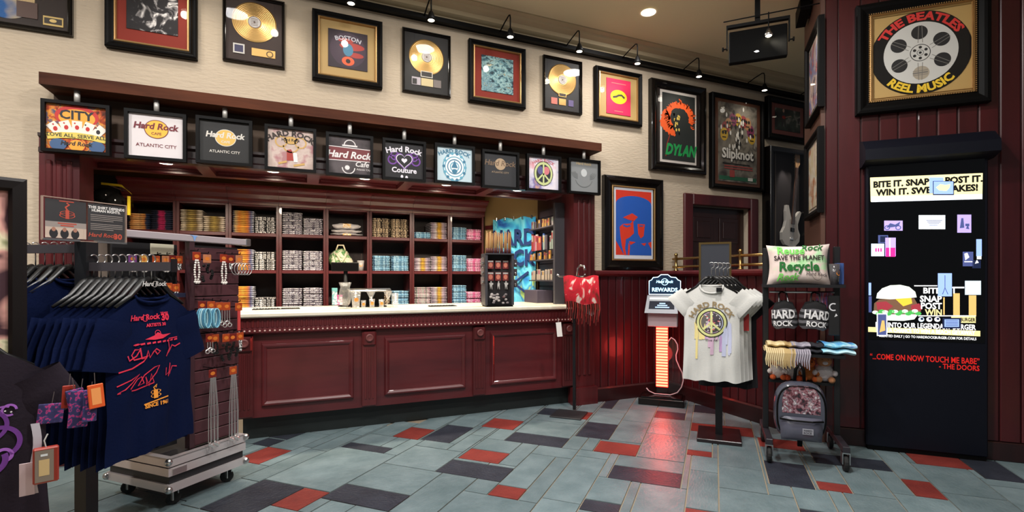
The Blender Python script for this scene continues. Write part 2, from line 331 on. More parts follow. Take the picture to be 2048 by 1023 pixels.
# ---------------------------------------------------------------- floor and its stones
fl = MB().box(-7, 8, -4, 7.2, -.12, -.008).build('floor', mat('grout', (150, 136, 116), .9), kind='structure')
SLATE = {'G': mat('green_slate', (120, 136, 140), .36, mottle=(5, (94, 112, 116), (1, 1, 1), .12), bump=(14, .35)),
         'D': mat('charcoal_slate', (54, 58, 68), .36, mottle=(7, (40, 43, 52), (1, 1, 1), .1), bump=(18, .45)),
         'R': mat('red_slate', (140, 58, 50), .4, mottle=(6, (116, 46, 42), (1, 1, 1), .1), bump=(14, .3))}
SME = {k: MB().box(-.5, .5, -.5, .5, -1, 0).mesh('floor_tile', m) for k, m in SLATE.items()}
A0, B0, RS = 1.6, -4.6, .02
for q in TILES.split(';'):
    i0, i1, j0, j1, k = q.split(','); a0, a1, b0, b1 = A0+int(i0)*RS, A0+int(i1)*RS, B0+int(j0)*RS, B0+int(j1)*RS
    am, bm = (a0+a1)/2, (b0+b1)/2; g = .009
    put('floor_tile', SME[k], fl, ((am+bm)*.70711, (am-bm)*.70711, random.uniform(-.0008, .0008)), scale=(a1-a0-g, b1-b0-g, .02), rot=(0, 0, R45))
# ---------------------------------------------------------------- walls and ceiling
WY = 4.53
w = MB().box(-6, -1.65, WY, WY+.16, 0, CEIL).box(-1.65, 2.58, WY, WY+.16, 2.3, CEIL).box(2.58, 4.16, WY, WY+.16, 0, CEIL)
w.box(4.16, 5.10, WY, WY+.16, 2.17, CEIL).box(5.10, 6.8, WY, WY+.16, 0, CEIL).build('wall_back', PLASTER, kind='structure')
MB().box(-7, 8, -4, WY+.16, CEIL, CEIL+.1).build('ceiling', CEILM, kind='structure')
MB().xprism([(4.53, 3.66), (4.53, 3.8), (4.27, 3.8), (4.27, 3.788), (4.32, 3.78), (4.335, 3.762), (4.40, 3.75), (4.42, 3.722), (4.48, 3.708), (4.49, 3.66)], -6, 6.5).build('trim_1', mat('crown_paint', (190, 174, 142), .8), kind='structure', label='tan stepped crown moulding')
# opening behind the counter: columns, header, soffit, room behind
for nm, x0, x1 in (('column_1', -1.66, -1.44), ('column_2', 2.55, 2.80)):
    m = MB().box(x0, x1, 4.46, 4.72, 0, 2.3).box(x0-.02, x1+.02, 4.43, 4.5, 0, .18)
    for k in range(3):
        xx = x0+(x1-x0)*(k+1)/4; m.box(xx-.016, xx+.016, 4.445, 4.47, .3, 2.12, c=.006)
    m.build(nm, WOOD, kind='structure')
MB().xprism([(4.53, 2.17), (4.53, 2.3), (4.44, 2.3), (4.44, 2.28), (4.47, 2.265), (4.47, 2.215), (4.45, 2.2), (4.45, 2.17)], -1.66, 2.8).build('trim_2', WOODD, kind='structure')
sf = MB().box(-1.65, 2.58, 4.53, 5.15, 2.235, 2.3)
sf.box(-1.65, 2.58, 4.53, 4.62, 2.195, 2.235).box(-1.65, 2.58, 5.06, 5.15, 2.195, 2.235)
for k in range(6):
    x = -1.57+.83*k; sf.box(x-.05, x+.05, 4.62, 5.06, 2.195, 2.235)
    if k < 5: sf.box(x+.07, x+.76, 4.64, 4.66, 2.215, 2.235).box(x+.07, x+.76, 5.02, 5.04, 2.215, 2.235)
sf.build('ceiling_soffit', WOODX, kind='structure')
MB().box(-2.5, 2.4, 6.5, 6.6, 0, 3).build('wall_rear', TAN, kind='structure')
MB().box(-2.5, 2.7, 4.69, 6.6, 3, 3.1).build('ceiling_alcove', TAN, kind='structure')
MB().box(-2.5, -2.4, 4.69, 6.5, 0, 3).build('wall_alcove_left', WOODD, kind='structure')
MB().box(2.60, 2.7, 4.69, 5.42, 0, 3).build('wall_alcove_right', WOODD, kind='structure')
MB().zprism([(2.17, 6.1), (2.6, 5.42), (2.7, 5.48), (2.27, 6.5), (2.17, 6.5)], 0, 3).build('wall_alcove_corner', TAN, kind='structure')
MB().zprism([(2.165, 6.08), (2.585, 5.42), (2.597, 5.428), (2.177, 6.088)], 1.93, 1.98).build('trim_3', WOOD, kind='structure')
MB().xprism([(4.31, 2.594), (4.53, 2.594), (4.53, 2.674), (4.31, 2.674)], -1.605, 2.79).build('beam_overhead', BEAM, kind='structure', label='long walnut beam over the counter opening')
MB().box(-1.603, 2.78, 4.523, 4.5299, 2.3, 2.594).build('trim_6', mat('brown_fascia', (76, 60, 47), .8), kind='structure', label='brown-grey fascia panel behind the hanging frames')  # thin panel, darker brown than the plaster around it
# wainscot on the back wall, half wall and right wall, plank by plank
PL = MB().box(0, 1, 0, .014, 0, 1, c=0).mesh('plank', WOODP)
def planks(wall, loc, rz, x0, x1, z0, z1, step):
    n = max(1, round((x1-x0)/step)); s = (x1-x0)/n
    for k in range(n):
        x = x0+k*s+.004
        put('plank', PLK(s-.008), wall, (loc[0]+x*cos(rz)+.014*sin(rz), loc[1]+x*sin(rz)-.014*cos(rz), z0), rz=rz, scale=(1, 1, z1-z0))
_pk = {}
def PLK(wd):
    k = round(wd, 4)
    if k not in _pk: _pk[k] = MB().zprism([(0, .014), (0, .005), (.006, 0), (wd-.006, 0), (wd, .005), (wd, .014)], 0, 1).mesh('plank', WOODP)
    return _pk[k]
wl = MB().box(2.80, 3.80, 4.518, 4.53, 0, 1.34).build('wall_wainscot', WOODD, kind='structure')
planks(wl, (2.80, 4.518), 0, 0, 1.0, .15, 1.32, .1)
hw = MB().box(3.80, 3.92, 2.70, 4.53, 0, 1.34).build('wall_half', WOODD, kind='structure')
planks(hw, (3.80, 4.50), -pi/2, 0, 1.80, .15, 1.32, .1)
cap = [(-.045, 1.335), (0, 1.32), (.1, 1.32), (.1, 1.385), (-.05, 1.385), (-.06, 1.37), (-.06, 1.35)]
MB().xprism([(4.5+a, b) for a, b in cap], 2.80, 3.80).build('trim_4', WOODX, kind='structure', label='glossy red wood chair rail')
MB().xprism(cap+[], 0, 1.82).mapv(lambda x, y, z: (3.785+y*1.2, 4.52-x, z)).build('trim_5', WOODX, kind='structure', label='glossy red wood cap of the half wall')
bb = [(0, 0), (.03, 0), (.03, .15), (.012, .15), (.004, .14), (0, .135)]
MB().xprism([(4.474+a, b) for a, b in bb], 2.80, 3.78).build('baseboard_back', WOODD, kind='structure')
MB().xprism(bb, 0, 1.83).mapv(lambda x, y, z: (3.757+y, 4.5-x, z)).build('baseboard_half', WOODD, kind='structure')
PC = Vector((3.813, 2.662, 0)); LF = Vector((4.44, 3.29, 0))
wr = MB().zprism([(3.813, 2.662), (5.72, .755), (6.5, 1.5), (4.44, 3.29)], 0, CEIL).build('wall_right', WOODD, kind='structure')
planks(wr, PC, -R45, 0, .09, .14, CEIL-.002, .09); planks(wr, PC, -R45, .09, .24, .14, CEIL-.002, .15); planks(wr, PC, -R45, .24, 2.64, .14, CEIL-.002, .12)
MB().box(0, 2.64, -.03, -.002, 0, .134, c=.006).build('baseboard_right', WOODD, loc=PC, rz=-R45, kind='structure')
MB().box(.0, .86, -.012, 0, 0, CEIL-.002).box(.86, .90, -.03, 0, 0, CEIL-.002).build('wall_pillar', mat('brown_panel', (88, 58, 46), .5), loc=LF, rz=-3*R45, kind='structure')
# door behind the half wall
dr = MB().box(4.04, 4.17, 4.50, 4.56, 0, 2.29, c=.01).box(5.09, 5.22, 4.50, 4.56, 0, 2.29, c=.01).box(4.17, 5.09, 4.50, 4.56, 2.16, 2.29, c=.01).build('door_1', WOOD, kind='structure', label='dark red panelled door behind the half wall')
DRM = mat('door_brown', (52, 24, 20), .35, coat=.3, mottle=(5, (38, 16, 13), (1, 1, .12)))
d = MB().box(4.17, 5.09, 4.62, 4.66, 0, 2.16)
for x0, x1 in ((4.27, 4.58), (4.68, 4.99)):
    for z0, z1 in ((.2, .8), (.92, 1.62), (1.74, 2.04)):
        d.box(x0, x1, 4.61, 4.62, z0, z1, c=.004).box(x0+.05, x1-.05, 4.60, 4.612, z0+.05, z1-.05, c=.004)
d.build('door_leaf', DRM, dr)
# recessed lamps in the soffit
for k, (u, v) in enumerate(((330, 335), (546, 351), (730, 366), (893, 378), (1036, 388))):
    p = onZ(u, v, 2.19); p.z = 2.196
    y = 4.84
    t = thing('recessed_light', 'small round recessed downlight in the wooden soffit, %s along the counter from its left end' % ('first', 'second', 'third', 'fourth', 'fifth')[k], 'light', (p.x, y, 2.236), group='downlights over the counter')
    MB().ring(0, 0, .045, .065, 0, 0, 20).mapv(lambda x, yy, z: (x, z, -.004)).build('trim_ring', CHROME, t)
    MB().ell(0, 0, .046, .046, 0).mapv(lambda x, yy, z: (x, z, -.006)).build('lens', flat((255, 240, 214), .5, 7), t)
    lamp('downlight', 'SPOT', (p.x, y, 2.19), 95, (1, .86, .68), (p.x, y+.9, 0), .05, 140, .9)
p = onZ(1297, 24, CEIL)
t = thing('ceiling_light', 'round glowing recessed downlight in the tan ceiling', 'light', (p.x, p.y, CEIL))
MB().ring(0, 0, .066, .085, 0, 0, 24).mapv(lambda x, y, z: (x, z, -.004)).build('trim_ring', flat((240, 230, 210)), t)
MB().ell(0, 0, .067, .067, 0).mapv(lambda x, y, z: (x, z, -.006)).build('lens', flat((255, 246, 220), .5, 6), t)
# picture-light rail with its lamps
MB().box(-4, 6.3, 4.43, 4.47, 3.63, 3.67).box(-4, 6.3, 4.47, 4.53, 3.645, 3.655).build('light_rail', BLACK, label='long black picture-light rail under the crown moulding', cat='rail')
ARM = MB().tube([(0, 0, 0), (0, -.12, .03), (0, -.235, .05), (0, -.26, .04), (0, -.268, .01), (0, -.268, -.09)], .006, 6).mesh('arm', BLACK, True)
HEAD = MB().lathe([(.012, 0), (.02, -.015), (.034, -.05), (.042, -.075), (.038, -.078)], 12, (0, -.268, -.085)).mesh('lamp_shade', BLACK, True)
BULB = MB().lathe([(.0, -.074), (.036, -.072), (.037, -.079), (0, -.083)], 12, (0, -.268, -.083)).mesh('bulb', flat((255, 244, 220), .4, 9), True)
names = ['above the large gold disc with brown mat', 'above the black frame with a gold mat and dark disc', 'above the black-framed gold disc beside the wide gold-mat frame', 'above the frame with red mat and blue cover',
         'above the small black-framed gold disc', 'above the pink and yellow cover', 'above the tall poster with the orange halo', 'above the crowded band poster', 'above the frame with red mat at the far upper left', 'above the bass case, added behind the pillar to brighten it']
for k, u in enumerate((540, 702, 862, 1020, 1158, 1274, 1397, 1528, 330, 1636)):
    zz = 3.453; d = ray(u, 0); t_ = 4.18/d.y; x = d.x*t_
    t = thing('picture_light', 'black gooseneck picture light '+names[k], 'light', (x, 4.44, 3.65), group='picture lights on the rail')
    for nm, me in (('arm', ARM), ('lamp_shade', HEAD), ('bulb', BULB)): put(nm, me, t)
    lamp('picture_lamp', 'SPOT', (x, 4.168, 3.45), 5 if u < 1600 else 60, (1, .92, .8), (x+.05, 4.53, 2.9) if u < 1600 else (x-.05, 4.47, 2.25), .03, 125 if u < 1600 else 44, 1)  # the last, stronger spot is added behind the pillar to brighten the bass
lamp('picture_lamp', 'SPOT', (-2.2, 4.1, 3.45), 5, (1, .92, .8), (-2.2, 4.53, 2.9), .03, 125, 1)
# brass rail above the half wall
br = thing('brass_railing', 'double brass tube railing on top of the half wall', 'railing', (3.86, 4.49, 1.385))
for z in (.045, .135): MB().tube([(0, 0, z), (0, -1.78, z)], .014, 10).build('rail', BRASS, br, smooth=True)
for y in (-.05, -.95): MB().lathe([(.03, 0), (.03, .01), (.016, .02), (.016, .17), (.024, .18), (.012, .2)], 12, (0, y, 0)).build('post', BRASS, br, smooth=True)
# ---------------------------------------------------------------- framed things on the walls
def glaze():
    if 'glaze' in MATS: return MATS['glaze']
    m = bpy.data.materials.new('picture_glass'); m.use_nodes = True; MATS['glaze'] = m; nt = m.node_tree
    for n in list(nt.nodes):
        if n.type == 'BSDF_PRINCIPLED': nt.nodes.remove(n)
    o = [n for n in nt.nodes if n.type == 'OUTPUT_MATERIAL'][0]
    a = nt.nodes.new('ShaderNodeBsdfTransparent'); b = nt.nodes.new('ShaderNodeBsdfGlossy'); b.inputs['Roughness'].default_value = .04
    x = nt.nodes.new('ShaderNodeMixShader'); fr = two_sided_fresnel(nt, 1.3)
    nt.links.new(fr.outputs[0], x.inputs[0]); nt.links.new(a.outputs[0], x.inputs[1]); nt.links.new(b.outputs[0], x.inputs[2]); nt.links.new(x.outputs[0], o.inputs[0])
    return m
def rectframe(m, w, h, prof, mi=0):
    n = len(m.v); k = len(prof)
    vs = []
    for ins, y in prof:
        a, b = w/2-ins, h/2-ins; vs += [(-a, y, -b), (a, y, -b), (a, y, b), (-a, y, b)]
    fs = [(4*i+j, 4*i+(j+1) % 4, 4*(i+1)+(j+1) % 4, 4*(i+1)+j) for i in range(k-1) for j in range(4)]
    return m.add(vs, fs, mi)
def meas(uL, vTL, vBL, uR, vTR, vBR, Y):
    a, b, c, d = onW(uL, vTL, Y), onW(uL, vBL, Y), onW(uR, vTR, Y), onW(uR, vBR, Y)
    return (a.x+c.x)/2, (a.z+b.z+c.z+d.z)/4, c.x-a.x, ((a.z-b.z)+(c.z-d.z))/2
def pframe(name, label, loc, rz, w, h, fw, dep, fm, mat_c=None, gilt=True, cat='picture', group=None, mat_in=None, glass=True):
    """a framed picture: mitred moulding, gilt inner lip, mat board, glazing; returns the thing and the opening's half size"""
    t = thing(name, label, cat, loc, rz, group)
    f = rectframe(MB(), w, h, [(0, 0), (0, -dep+.012), (.006, -dep+.003), (fw*.3, -dep), (fw*.5, -dep+.004), (fw*.8, -dep+.018), (fw, -dep+.02), (fw, -dep+.034)])
    f.build('frame', fm, t)
    if gilt:
        rectframe(MB(), w-2*fw, h-2*fw, [(-.001, -dep+.021), (.004, -dep+.016), (.012, -dep+.014), (.016, -dep+.022), (.018, -dep+.034)]).build('gilt_lip', GOLDF, t)
    yb = -dep+.034
    MB().box(-w/2+fw*.6, w/2-fw*.6, yb, -.001, -h/2+fw*.6, h/2-fw*.6).build('mat_board', mat_c or flat((30, 26, 24)), t)
    if glass: MB().rect(-w/2+fw, w/2-fw, -h/2+fw, h/2-fw, yb-.008).build('glazing', glaze(), t)
    return t, yb
def discmesh(r, lab=.3):
    m = MB(); pr = [(0, .004), (r*lab, .004)]
    k = 9
    for i in range(k):
        a = lab+.02+(.98-lab-.02)*i/k; pr += [(r*a, .004), (r*(a+.03), .0052)]
    pr += [(r, .003), (r, 0)]
    return m.lathe(pr, 40).mapv(lambda x, y, z: (x, -z, y))
def cover(t, w, h, y, c, name='cover', x=0, z=0):
    return MB().box(x-w/2, x+w/2, y-.006, y, z-h/2, z+h/2).build(name, c, t)
BROWNMAT = flat((50, 34, 30), .7); GOLDMAT = flat((176, 146, 92), .6); REDMAT = flat((128, 36, 22), .8)
def gold_award(label, M, matc, dz=.08, group=None, silver=False, fw=.022):
    x, z, w, h = M
    t, yb = pframe('gold_disc_award', label, (x, WY, z), 0, w, h, fw, .04, BLKGLOSS, matc, False, 'award')
    r = w*.36
    d = discmesh(r).build('gold_disc', GOLDREC, t, (0, yb-.001, dz), smooth=False)
    m = MB().ell(0, 0, r*.3, r*.3, -.0062, 0).ring(0, 0, r*.27, r*.3, -.0064, 1).ell(0, 0, r*.05, r*.05, -.0066, 1)
    for k in range(5): m.ribbon([(-r*.16, r*(.16-.08*k)), (r*.16, r*(.16-.08*k))], r*.022, -.0064, 1)
    m.build('disc_label', [flat((196, 190, 186)), flat((90, 70, 60))], d)
    return t, yb, r
# the row under the picture lights, left to right
p1, p2 = onW(143, 60, 4.49), onW(143, 70.4, 4.49)
t, yb = pframe('gold_disc_award', 'dark award frame cut by the upper left corner of the photo', (p2.x-.42, WY, p2.z+.28), 0, .84, .56, .03, .04, BLKGLOSS, flat((40, 28, 24), .7), False, 'award')
discmesh(.15).build('gold_disc', ramp_mat('multi_disc', [(.3, (200, 150, 90)), (.5, (190, 170, 130)), (.6, (40, 90, 150))], 3), t, (.06, yb, -.07))
cover(t, .11, .11, yb, flat((80, 56, 48)), 'print', .17, -.2+.06)
MB().box(.18, .30, yb-.006, yb, -.0, .22).build('plaque', flat((196, 176, 130)), t)
m = MB().box(.255, .365, yb-.006, yb, -.225, -.16, 0).rect(.262, .358, -.212, -.172, yb-.007, 1).ell(.31, -.19, .02, .012, yb-.008, 2)
m.build('nameplate', [flat((200, 170, 100)), flat((50, 40, 30)), flat((210, 180, 110))], t)
b0, b1 = onW(207.6, 89, 4.47), onW(393, 117, 4.47); w = b1.x-b0.x; h = w*1.12
t, yb = pframe('framed_cover', 'framed black cover with pale splashes on a dark red mat', ((b0.x+b1.x)/2, WY, (b0.z+b1.z)/2+h/2), 0, w, h, .05, .06, BLACK, REDMAT, group=None)
cover(t, w*.56, w*.56, yb, ramp_mat('splash_cover', [(.0, (16, 15, 18)), (.5, (34, 32, 36)), (.58, (150, 146, 146)), (.63, (236, 232, 228)), (.68, (60, 58, 60))], 9, dist=1.5), z=-.0)
b0, b1 = onW(444.5, 119.6, 4.49), onW(569.5, 134.5, 4.49); w = b1.x-b0.x; h = w*1.24
t, yb, r = gold_award('large gold disc in a thin black frame with brown mat, upper left', ((b0.x+b1.x)/2, (b0.z+b1.z)/2+h/2, w, h), BROWNMAT, .07)
m = MB().box(-.02, .15, yb-.005, yb, -h*.36, -h*.25, 0).box(-.15, -.07, yb-.006, yb, -h*.36, -h*.22, 1).ring(.11, -h*.31, .018, .026, yb-.0065, 2, 16).rect(-.14, -.08, -h*.34, -h*.24, yb-.007, 3)
m.build('plaque', [GOLDREC, flat((200, 196, 190)), flat((80, 60, 30)), flat((54, 52, 84))], t)
M = meas(624.4, 14, 153.5, 765.5, 42.5, 177.7, 4.47)
t, yb = pframe('framed_cover', 'black frame with gold mat round a dark red and blue planet cover', (M[0], WY, M[1]), 0, M[2], M[3], .045, .06, BLACK, GOLDMAT)
s = M[2]*.56
c = cover(t, s, s, yb, flat((40, 26, 40)))
m = MB()
m.ell(0, 0, s*.46, s*.46, yb-.0064, 0)
m.ell(s*.1, s*.1, s*.32, s*.1, yb-.0068, 1).ell(-.02, s*.24, s*.2, s*.06, yb-.0068, 1).ell(s*.2, -s*.12, s*.2, s*.07, yb-.0068, 1).ell(0, -s*.3, s*.16, s*.12, yb-.0068, 2).ell(0, -s*.3, s*.06, s*.06, yb-.0072, 3)
m.ell(.0, .0, s*.13, s*.17, yb-.0072, 4)
m.text('BOSTON', 0, s*.26, s*.16, yb-.0076, 5, bold=.02, arc=.3)
m.build('cover_print', [flat((58, 40, 58)), flat((160, 50, 44)), flat((220, 90, 50)), flat((40, 20, 20)), flat((60, 120, 150)), flat((190, 190, 200))], t)
M = meas(805.4, 51.5, 181, 902.4, 71.4, 195, 4.49)
t, yb, r = gold_award('gold disc on black with a cream and grey plaque row', M, flat((18, 14, 13), .6), .06)
m = MB().box(-.055, .055, yb-.006, yb, -.125, -.07, 0).rect(-.048, .048, -.118, -.077, yb-.007, 1).box(-.135, -.055, yb-.005, yb, -.205, -.135, 2).box(-.05, .06, yb-.005, yb, -.205, -.135, 3).box(.065, .135, yb-.005, yb, -.205, -.135, 4)
m.rect(-.13, -.09, -.2, -.15, yb-.006, 1).build('plaque', [flat((206, 200, 190)), flat((40, 36, 34)), flat((180, 170, 176)), flat((204, 186, 140)), flat((120, 110, 106))], t)
M = meas(939.2, 75.7, 203.3, 1052.8, 96.3, 214.3, 4.47)
t, yb = pframe('framed_cover', 'black frame with red mat round a pale blue brick-street cover', (M[0], WY, M[1]), 0, M[2], M[3], .045, .06, BLACK, REDMAT)
s = M[2]*.56
cover(t, s, s*1.04, yb, ramp_mat('street_cover', [(.35, (26, 50, 62)), (.46, (84, 124, 134)), (.56, (150, 182, 182)), (.64, (40, 60, 66)), (.7, (196, 190, 160))], 22, (1, 1, 1.4), dist=.6))
m = MB()
for i in range(6):
    for j in range(7):
        if i+j < 8: m.rect(-s*.48+s*.075*i+(j % 2)*.008, -s*.48+s*.075*i+s*.064+(j % 2)*.008, -s*.5+s*.07*j, -s*.5+s*.07*j+s*.052, yb-.0064, 0)
m.build('brick_print', [flat((104, 140, 150))], t)
M = meas(1088.4, 107.3, 217.6, 1165.8, 122.9, 228.6, 4.49)
t, yb, r = gold_award('small gold disc on black with a pink and violet plaque row', M, flat((20, 15, 14), .6), .06)
m = MB().box(-.045, .045, yb-.006, yb, -.115, -.075, 0).rect(-.038, .038, -.109, -.081, yb-.007, 1).box(-.13, -.06, yb-.005, yb, -.2, -.135, 2).box(-.04, .04, yb-.005, yb, -.2, -.135, 3).box(.07, .13, yb-.005, yb, -.2, -.135, 4)
m.build('plaque', [GOLDREC, flat((50, 40, 30)), flat((196, 110, 96)), GOLDREC, flat((90, 76, 120))], t)
M = meas(1193, 130.6, 239.9, 1286, 146.2, 251.5, 4.47)
t, yb = pframe('framed_cover', 'black frame with gold mat round a pink cover with a yellow oval', (M[0], WY, M[1]), 0, M[2], M[3], .045, .06, BLACK, GOLDMAT)
s = M[2]*.52; cover(t, s, s*1.22, yb, flat((214, 36, 84)))
m = MB().ell(0, 0, s*.34, s*.24, yb-.0065, 0).ribbon([(-s*.24, -.01), (-s*.1, .0), (0, .018), (s*.12, .022), (s*.24, -.005)], .022, yb-.007, 1)
m.text('PAPER MOON', 0, s*.43, s*.1, yb-.007, 2, bold=.01) if False else m.ribbon([(-s*.3, s*.46), (s*.3, s*.46)], .008, yb-.007, 2)
m.ribbon([(-s*.18, -s*.5), (s*.18, -s*.5)], .008, yb-.007, 2)
m.build('cover_print', [flat((246, 206, 30)), flat((60, 58, 56)), flat((246, 120, 110))], t)
# three tall posters
M = meas(1304.6, 155, 339, 1414, 174.2, 347.8, 4.46)
t, yb = pframe('framed_poster', 'tall black-framed dark poster with an orange halo and green lettering', (M[0], WY, M[1]), 0, M[2], M[3], .085, .07, BLKGLOSS, flat((30, 20, 16)), False, 'poster')
w, h = M[2]*.66, M[3]*.80
cover(t, w, h, yb, flat((206, 198, 190)), 'poster_sheet')
cover(t, w-.05, h-.06, yb-.004, flat((34, 38, 36)), 'poster_print')
rn = random.Random(3); m = MB(); y = yb-.0105
def blob(rx0, rz0, cx, cz, a0, a1, r0, r1, jit, mi):
    n = 26; o = [];  i_ = []
    for k in range(n+1):
        a = radians(a0+(a1-a0)*k/n); j = 1+rn.uniform(-jit, jit); o.append((cx+rx0*r1*cos(a)*j, y, cz+rz0*r1*sin(a)*j)); j = 1+rn.uniform(-jit, jit)*.7; i_.append((cx+rx0*r0*cos(a)*j, y, cz+rz0*r0*sin(a)*j))
    vs = [p for q in zip(i_, o) for p in q]; m.add(vs, [(2*k, 2*k+1, 2*k+3, 2*k+2) for k in range(n)], mi)
blob(w*.36, h*.19, .01, h*.14, -20, 235, .72, 1.12, .07, 0)
blob(w*.3, h*.17, -.09, h*.07, 120, 285, .3, 1.1, .1, 0)
for k in range(70):
    a = radians(rn.uniform(-35, 250)); q = rn.uniform(.85, 1.05); x_, z_ = .01+w*.36*q*cos(a), h*.14+h*.19*q*sin(a); L_ = rn.uniform(.02, .045)
    m.ribbon([(x_, z_), (x_+L_*cos(a)*.8, z_+L_*sin(a)*.8), (x_+L_*cos(a+.3)*1.3, z_+L_*sin(a+.3)*1.3)], rn.uniform(.006, .012), y-.0002, 0)
for k in range(22): m.ell(-.05+rn.uniform(-.03, .06), h*.02+rn.uniform(-.1, .14), .012, .02, y-.0005, rn.choice((1, 2)), 5)
m.ribbon([(-w*.36, -h*.42), (-w*.33, -h*.25), (-w*.24, -h*.1)], .012, y, 3)
m.text('DYLAN', .035, -h*.385, .17, y-.0006, 4, bold=.05, shear=.3, wx=.78)
m.build('poster_art', [flat((236, 92, 34)), flat((220, 190, 90)), flat((26, 28, 26)), flat((140, 44, 30)), flat((26, 140, 70))], t)
M = meas(1426.4, 183, 374.6, 1530.4, 201.6, 382.3, 4.46)
t, yb = pframe('framed_poster', 'tall framed band poster crowded with yellow and purple blots and white lettering', (M[0], WY, M[1]), 0, M[2], M[3], .05, .07, BLACK, flat((96, 56, 36)), False, 'poster')
w, h = M[2]*.74, M[3]*.84
cover(t, w, h, yb, ramp_mat('band_poster', [(.3, (58, 52, 48)), (.5, (138, 130, 116)), (.62, (76, 70, 64)), (.75, (166, 158, 146))], 5, dist=.6), 'poster_print')
PM = [flat((200, 160, 50)), flat((126, 48, 84)), flat((176, 130, 90)), flat((150, 60, 60)), flat((28, 26, 26)), flat((228, 224, 214)), flat((160, 70, 66)), flat((40, 100, 70))]
m = MB(); y = yb-.0065; rn = random.Random(11)
for k in range(9):
    a = pi*(.02+.96*k/8); cx, cz = w*.36*cos(a), h*.08+h*.24*sin(a)*rn.uniform(.75, 1.1); f = MB()
    f.ell(cx, cz, .062, .08, y-.0002*k, k % 4, 12).ell(cx-.02, cz+.02, .018, .022, y-.003, 4, 8).ell(cx+.022, cz+.02, .018, .022, y-.003, 4, 8).ribbon([(cx-.03, cz-.035), (cx+.03, cz-.035)], .012, y-.003, 4)
    f.build('face_print', PM, t)
for k in range(40): m.ell(rn.gauss(0, .1), h*.1+rn.gauss(0, .14), .014, .03, y-.003-.0001*k, rn.choice((4, 5, 5)), 6)
m.text('Slipknot', -.004, -h*.203, .168, y-.0076, 4, bold=.06, wx=.95).text('Slipknot', -.01, -h*.2, .165, y-.008, 5, bold=.035, wx=.95)
m.ribbon([(-w*.4, -h*.27), (w*.3, -h*.27)], .012, y-.004, 4)
for z_, c_ in ((-.3, 6), (-.33, 6)): m.ribbon([(-w*.36, h*z_), (w*.38, h*z_)], .014, y-.004, c_)
m.rect(-w*.48, w*.48, -h*.48, -h*.43, y-.001, 7).rect(.16, .24, -h*.47, -h*.43, y-.004, 5).rect(-.14, -.06, -h*.44, -h*.35, y-.004, 6)
m.build('poster_art', PM, t)
M = meas(1210.6, 348.3, 539.3, 1327.9, 359.3, 539.3, 4.46)
t, yb = pframe('framed_poster', 'wide black-framed red and blue face poster resting low by the wainscot', (M[0], WY, M[1]), 0, M[2], M[3], .1, .07, BLKGLOSS, flat((18, 15, 16)), True, 'poster')
w, h = M[2]*.66, M[3]*.76
cover(t, w, h, yb, flat((212, 214, 222)), 'poster_sheet')
m = MB(); y = yb-.0065; W2, H2 = w/2-.02, h/2-.04
OR, BL = 0, 1
m.rect(-W2, W2, -H2, H2+.015, y, OR)
m.plate([(-W2, -H2*.55), (-W2, H2*.62)]+[(-W2*cos(pi*k/16), H2*.62+H2*.26*sin(pi*k/16)) for k in range(1, 16)]+[(W2, H2*.62), (W2, -H2)]+[(-W2*.55, -H2)], y-.001, BL)
m.plate([(-W2*.62, H2*.18), (-W2*.1, H2*.33), (W2*.22, H2*.22), (-W2*.02, H2*.08), (-W2*.3, H2*.12)], y-.002, OR)     # brow
m.plate([(-W2*.8, -H2*.12), (-W2*.6, -H2*.02), (-W2*.2, H2*.0), (-W2*.05, H2*.12), (0, -H2*.3), (-W2*.25, -H2*.44), (-W2*.45, -H2*.5), (-W2*.5, -H2*.78), (-W2*.42, -H2*1), (-W2*.55, -H2), (-W2*.68, -H2*.7), (-W2*.75, -H2*.4)], y-.002, OR)
m.plate([(W2*.2, H2*.0), (W2*.62, H2*.0), (W2*.55, -H2*.38), (W2*.38, -H2*.46), (W2*.24, -H2*.32)], y-.002, OR)
m.ribbon([(W2*.3, -H2*.06), (W2*.52, -H2*.06)], .012, y-.003, BL).ribbon([(-W2*.6, -H2*.06), (-W2*.4, -H2*.1), (-W2*.2, -H2*.06)], .018, y-.003, BL)
m.plate([(-W2*.3, -H2*.6), (-W2*.22, -H2*.72), (-W2*.26, -H2), (-W2*.36, -H2)], y-.002, OR).plate([(-W2*.28, -H2*.56), (W2*.1, -H2*.58), (-W2*.2, -H2*.68)], y-.002, OR)
m.plate([(W2*.4, -H2*.62), (W2*.7, -H2*.6), (W2*.6, -H2*.7)], y-.002, OR).plate([(W2*.8, -H2*.6), (W2, -H2*.55), (W2, -H2*.8)], y-.002, OR)
m.build('poster_art', [flat((206, 52, 30)), flat((30, 86, 176))], t)
# small framed photograph and the bass in its case, beside the pillar
a, b, c = onW(1538.5, 189.4, 4.46), onW(1539, 274.5, 4.46), onW(1619, 284.7, 4.46)
w = c.x-a.x; h = a.z-b.z
t, yb = pframe('framed_photo', 'framed stage photograph with a pink mat above the bass case', ((a.x+c.x)/2, WY, (a.z+b.z)/2), 0, w, h, .07, .07, BLACK, flat((120, 60, 56)), False, 'photo')
cover(t, w*.62, h*.52, yb, ramp_mat('stage_photo', [(.4, (24, 24, 26)), (.56, (50, 62, 54)), (.64, (120, 116, 108)), (.7, (36, 34, 36))], 7), 'photo_print')
m = MB(); y = yb-.007
m.plate([(-.12, -.09), (-.09, -.09), (-.075, .0), (-.06, -.09), (-.03, -.09), (-.05, .05), (-.06, .09), (-.1, .09), (-.11, .04)], y, 0).ell(-.08, .115, .018, .024, y, 1, 10).ell(-.075, .03, .035, .022, y-.001, 2, 10).ribbon([(-.06, .03), (.06, .06)], .008, y-.001, 1)
m.build('performer_print', [flat((30, 24, 28)), flat((180, 140, 120)), flat((170, 50, 44))], t)
